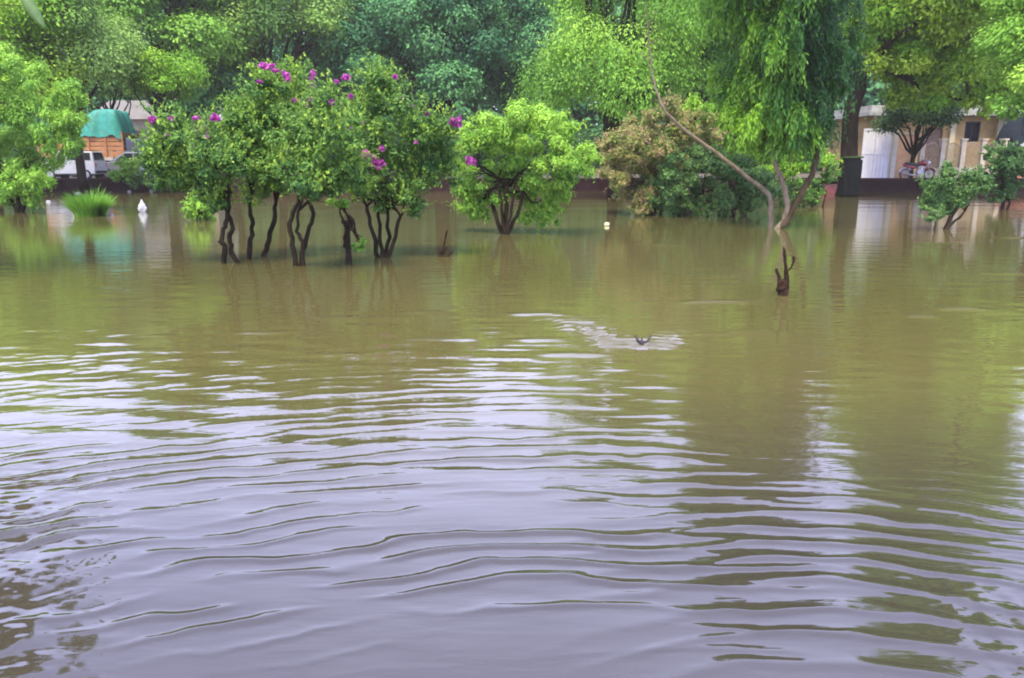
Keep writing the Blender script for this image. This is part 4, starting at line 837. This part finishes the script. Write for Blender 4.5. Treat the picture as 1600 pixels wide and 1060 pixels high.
twiggy('tree_stump', 'short reddish brown stump with three thin upright twigs, alone in open water', 'stump', 1223, 461,
       [('stump_base', [(1223, 461, 0), (1223, 452, 0), (1221, 444, 0), (1220, 438, 0)], [.056, .062, .058, .04]), ('stump_base', [(1228, 460, 0), (1229, 445, 0), (1229, 430, 0), (1228, 424, 0)], [.035, .034, .028, .02]),
        ('twig', [(1218, 446, 0), (1217, 434, 0), (1213, 420, 0)], [.024, .020, .016]), ('twig', [(1228, 428, 0), (1227, 410, 0), (1226, 392, 0), (1224, 386, 0)], [.024, .017, .016, .007]), ('twig', [(1229, 426, 0), (1236, 418, 0), (1240, 408, 0), (1240, 401, 0)], [.010, .010, .012, .018]),
        ('bud', [(1227, 399, 0), (1224, 397, 0)], [.018, .016])])
twiggy('dead_twig', 'small bare twig sticking up right of the flowering shrubs', 'twig', 691, 401,
       [('stem', [(690, 401, 0), (691, 394, 0), (697, 386, 0)], [.04, .034, .018]), ('twig', [(692, 392, 0), (696, 372, 0), (699, 360, 0)], [.018, .014, .016]), ('twig', [(687, 400, 0), (687, 388, 0)], [.02, .012]), ('twig', [(698, 401, 0), (702, 398, 0), (708, 393, 0)], [.03, .02, .012])])
twiggy('forked_twig', 'small dark forked twig poking out of pale broken ripples', 'twig', 1003, 540,
       [('stem', [(1003, 540, 0), (1003, 533, 0)], [.02, .016]), ('prong', [(1003, 537, 0), (997, 533, 0), (993, 524, .02)], [.014, .012, .006]), ('prong', [(1003, 536, 0), (1012, 533, 0), (1017, 524, .02)], [.013, .010, .005]), ('prong', [(1002, 535, 0), (1003, 528, .02)], [.012, .006])], mat=principled('dark_twig', (.02, .012, .012), .6))

# ---- floating litter
M_lit = principled('white_plastic', (.34, .34, .35), .5, noise=(.5, .5, .52), ns=9, bump=.4)
def bag(px, py, w_, h_, seed, label, mat=M_lit, pointed=False, name='plastic_bag', group=None):
    rs_ = np.random.RandomState(seed); Y = waterY(py); b = W(px, py, Y); sx, sz = S(w_, Y), S(h_, Y); bm = bmesh.new(); bmesh.ops.create_icosphere(bm, subdivisions=4, radius=1)
    ph = rs_.rand(4) * 6
    for v in bm.verts:
        c = v.co; k = 1 + .16 * math.sin(c.x * 7 + ph[0] + 3 * c.z) + .13 * math.sin(c.y * 9 + ph[1]) + .1 * math.sin((c.x + c.z) * 13 + ph[2])
        if pointed:
            u = max(0, min(1, (c.z + 1) / 2)); k2 = (1 - u) ** .8 + .06; v.co = Vector((c.x * sx * .5 * k * k2 * 1.5 + (.12 * sx if c.x > .5 and c.z < -.3 else 0), c.y * sx * .4 * k * k2 * 1.5, u * sz * (1 + .05 * k) - .03))
        else: v.co = Vector((c.x * sx * .5 * k, c.y * sx * .4 * k, c.z * sz * .5 * k + sz * .25))
    me = bpy.data.meshes.new(name); bm.to_mesh(me); bm.free(); o = link(name, me, mat, None, True); o.location = (b[0], Y, 0); tag(o, label, 'litter', group)
bag(223, 331, 9, 20, 1, 'white pointed crumpled plastic standing up in the water', pointed=True)
bag(202, 300, 5, 3, 2, 'small white scrap floating below the rounded green bush')
bag(237, 300, 5, 4, 3, 'small white scrap floating directly behind the pointed white plastic')
bag(76, 316, 6, 3, 4, 'white scrap floating between left edge tree and grass tuft')
bag(122, 303, 7, 3, 5, 'flat white scrap floating behind the bright grass tuft')
bag(176, 337, 4, 3, 6, 'tiny white scrap at the right foot of the grass tuft')
bag(948, 353, 7, 7, 7, 'pale yellow scrap floating between the bright bush and dry bush', mat=principled('pale_yellow', (.5, .52, .25), .5, noise=(.65, .66, .4), ns=9))

# ---- tree beside the camera whose bough hangs into the top left corner
def near_tree():
    o = (-10.9, 9.6, 0); oo = np.array(o, float); rs_ = np.random.RandomState(90)
    t = thing('overhanging_tree', o, 'tree beyond the left edge, only a long drooping leaf hangs into view', 'tree')
    mb = MB(); pts = [oo + np.array(p) for p in ((0, 0, -.4), (.05, 0, 1), (.2, .1, 2.6), (.5, .1, 4.2), (1.2, 0, 5.2))]
    mb.tube([p - oo for p in pts], [.30, .26, .22, .18, .12], 12)
    tips = [(-8.1, 9.8, 5.0), (-8.7, 9.0, 5.8), (-8.1, 11, 5.6), (-9.4, 11.5, 6.6), (-7.9, 10.2, 6.6), (-8.9, 10, 4.5)]
    puffs = []
    for tp in tips:
        q = limb_pts(pts[3], tp, rs_, 6, .1); mb.tube([x - oo for x in q], [.10 * (1 - .8 * i / 6) + .012 for i in range(7)], 8)
        for _ in range(8):
            d = rdir(rs_, 1)[0] * .85; puffs.append((tp[0] + d[0], tp[1] + d[1], tp[2] + .1 + d[2] * .6, .5, .5, .38, rs_.rand()))
    s = np.array(tips[0]); e = W(30, -14, 9.0); q = limb_pts(s, e, rs_, 5, .05); mb.tube([x - oo for x in q], [.02, .016, .012, .01, .009, .008], 6)
    e2 = W(-60, 6, 9.05); e3 = W(40, 9, 9.0); mb.tube([limb_pts(s, e2, rs_, 3, .02)[k] - oo for k in range(4)] + [e3 - oo], [.014, .012, .01, .008, .003], 6)
    mb.build('trunk', M_bark3, t, smooth=True)
    V, ti = puff_leaves(rs_, puffs, 16000, .12); foliage('crown', V, ti, L_brown, t, o)
    # the long leaf: folded blade
    a = W(33, -14, 9.0); c = W(47, 12, 8.98); b = W(72, 46, 9.0); pp = []; F = []
    for i in range(13):
        u = i / 12; p = (1 - u) ** 2 * a + 2 * u * (1 - u) * c + u * u * b; hw = .065 * math.sin(math.pi * min(1, u * .93 + .07)) ** .7
        sd = np.array([.82, .25, .5]); pp += [p - sd * hw, p + np.array([0, -.012, -.006]), p + sd * hw]
    for i in range(12):
        k = i * 3; F += [(k, k + 1, k + 4, k + 3), (k + 1, k + 2, k + 5, k + 4)]
    lf = link('hanging_leaf', np_mesh('hanging_leaf', np.array(pp) - oo, np.array(F)), principled('near_leaf', (.05, .11, .02), .5, noise=(.09, .17, .03), ns=12), t, smooth=True)
    so_ = lf.modifiers.new('thick', 'SOLIDIFY'); so_.thickness = .003
near_tree()

# ================================================================== AIR
bm = bmesh.new(); bmesh.ops.create_cube(bm, size=1)
bmesh.ops.transform(bm, matrix=Matrix.Translation((0, 420, 22)) @ Matrix.Diagonal((1100, 1000, 60, 1)), verts=bm.verts)
me = bpy.data.meshes.new('haze'); bm.to_mesh(me); bm.free()
hm = bpy.data.materials.new('damp_air'); hm.use_nodes = True; t_ = hm.node_tree
for n_ in list(t_.nodes):
    if n_.type == 'BSDF_PRINCIPLED': t_.nodes.remove(n_)
pv = t_.nodes.new('ShaderNodeVolumePrincipled'); pv.inputs['Density'].default_value = .0005; pv.inputs['Color'].default_value = (1, .98, .90, 1); pv.inputs['Anisotropy'].default_value = .2
t_.links.new(pv.outputs[0], t_.nodes['Material Output'].inputs['Volume'])
tag(link('haze', me, hm), kind='stuff')
SC.cycles.volume_bounces = 1
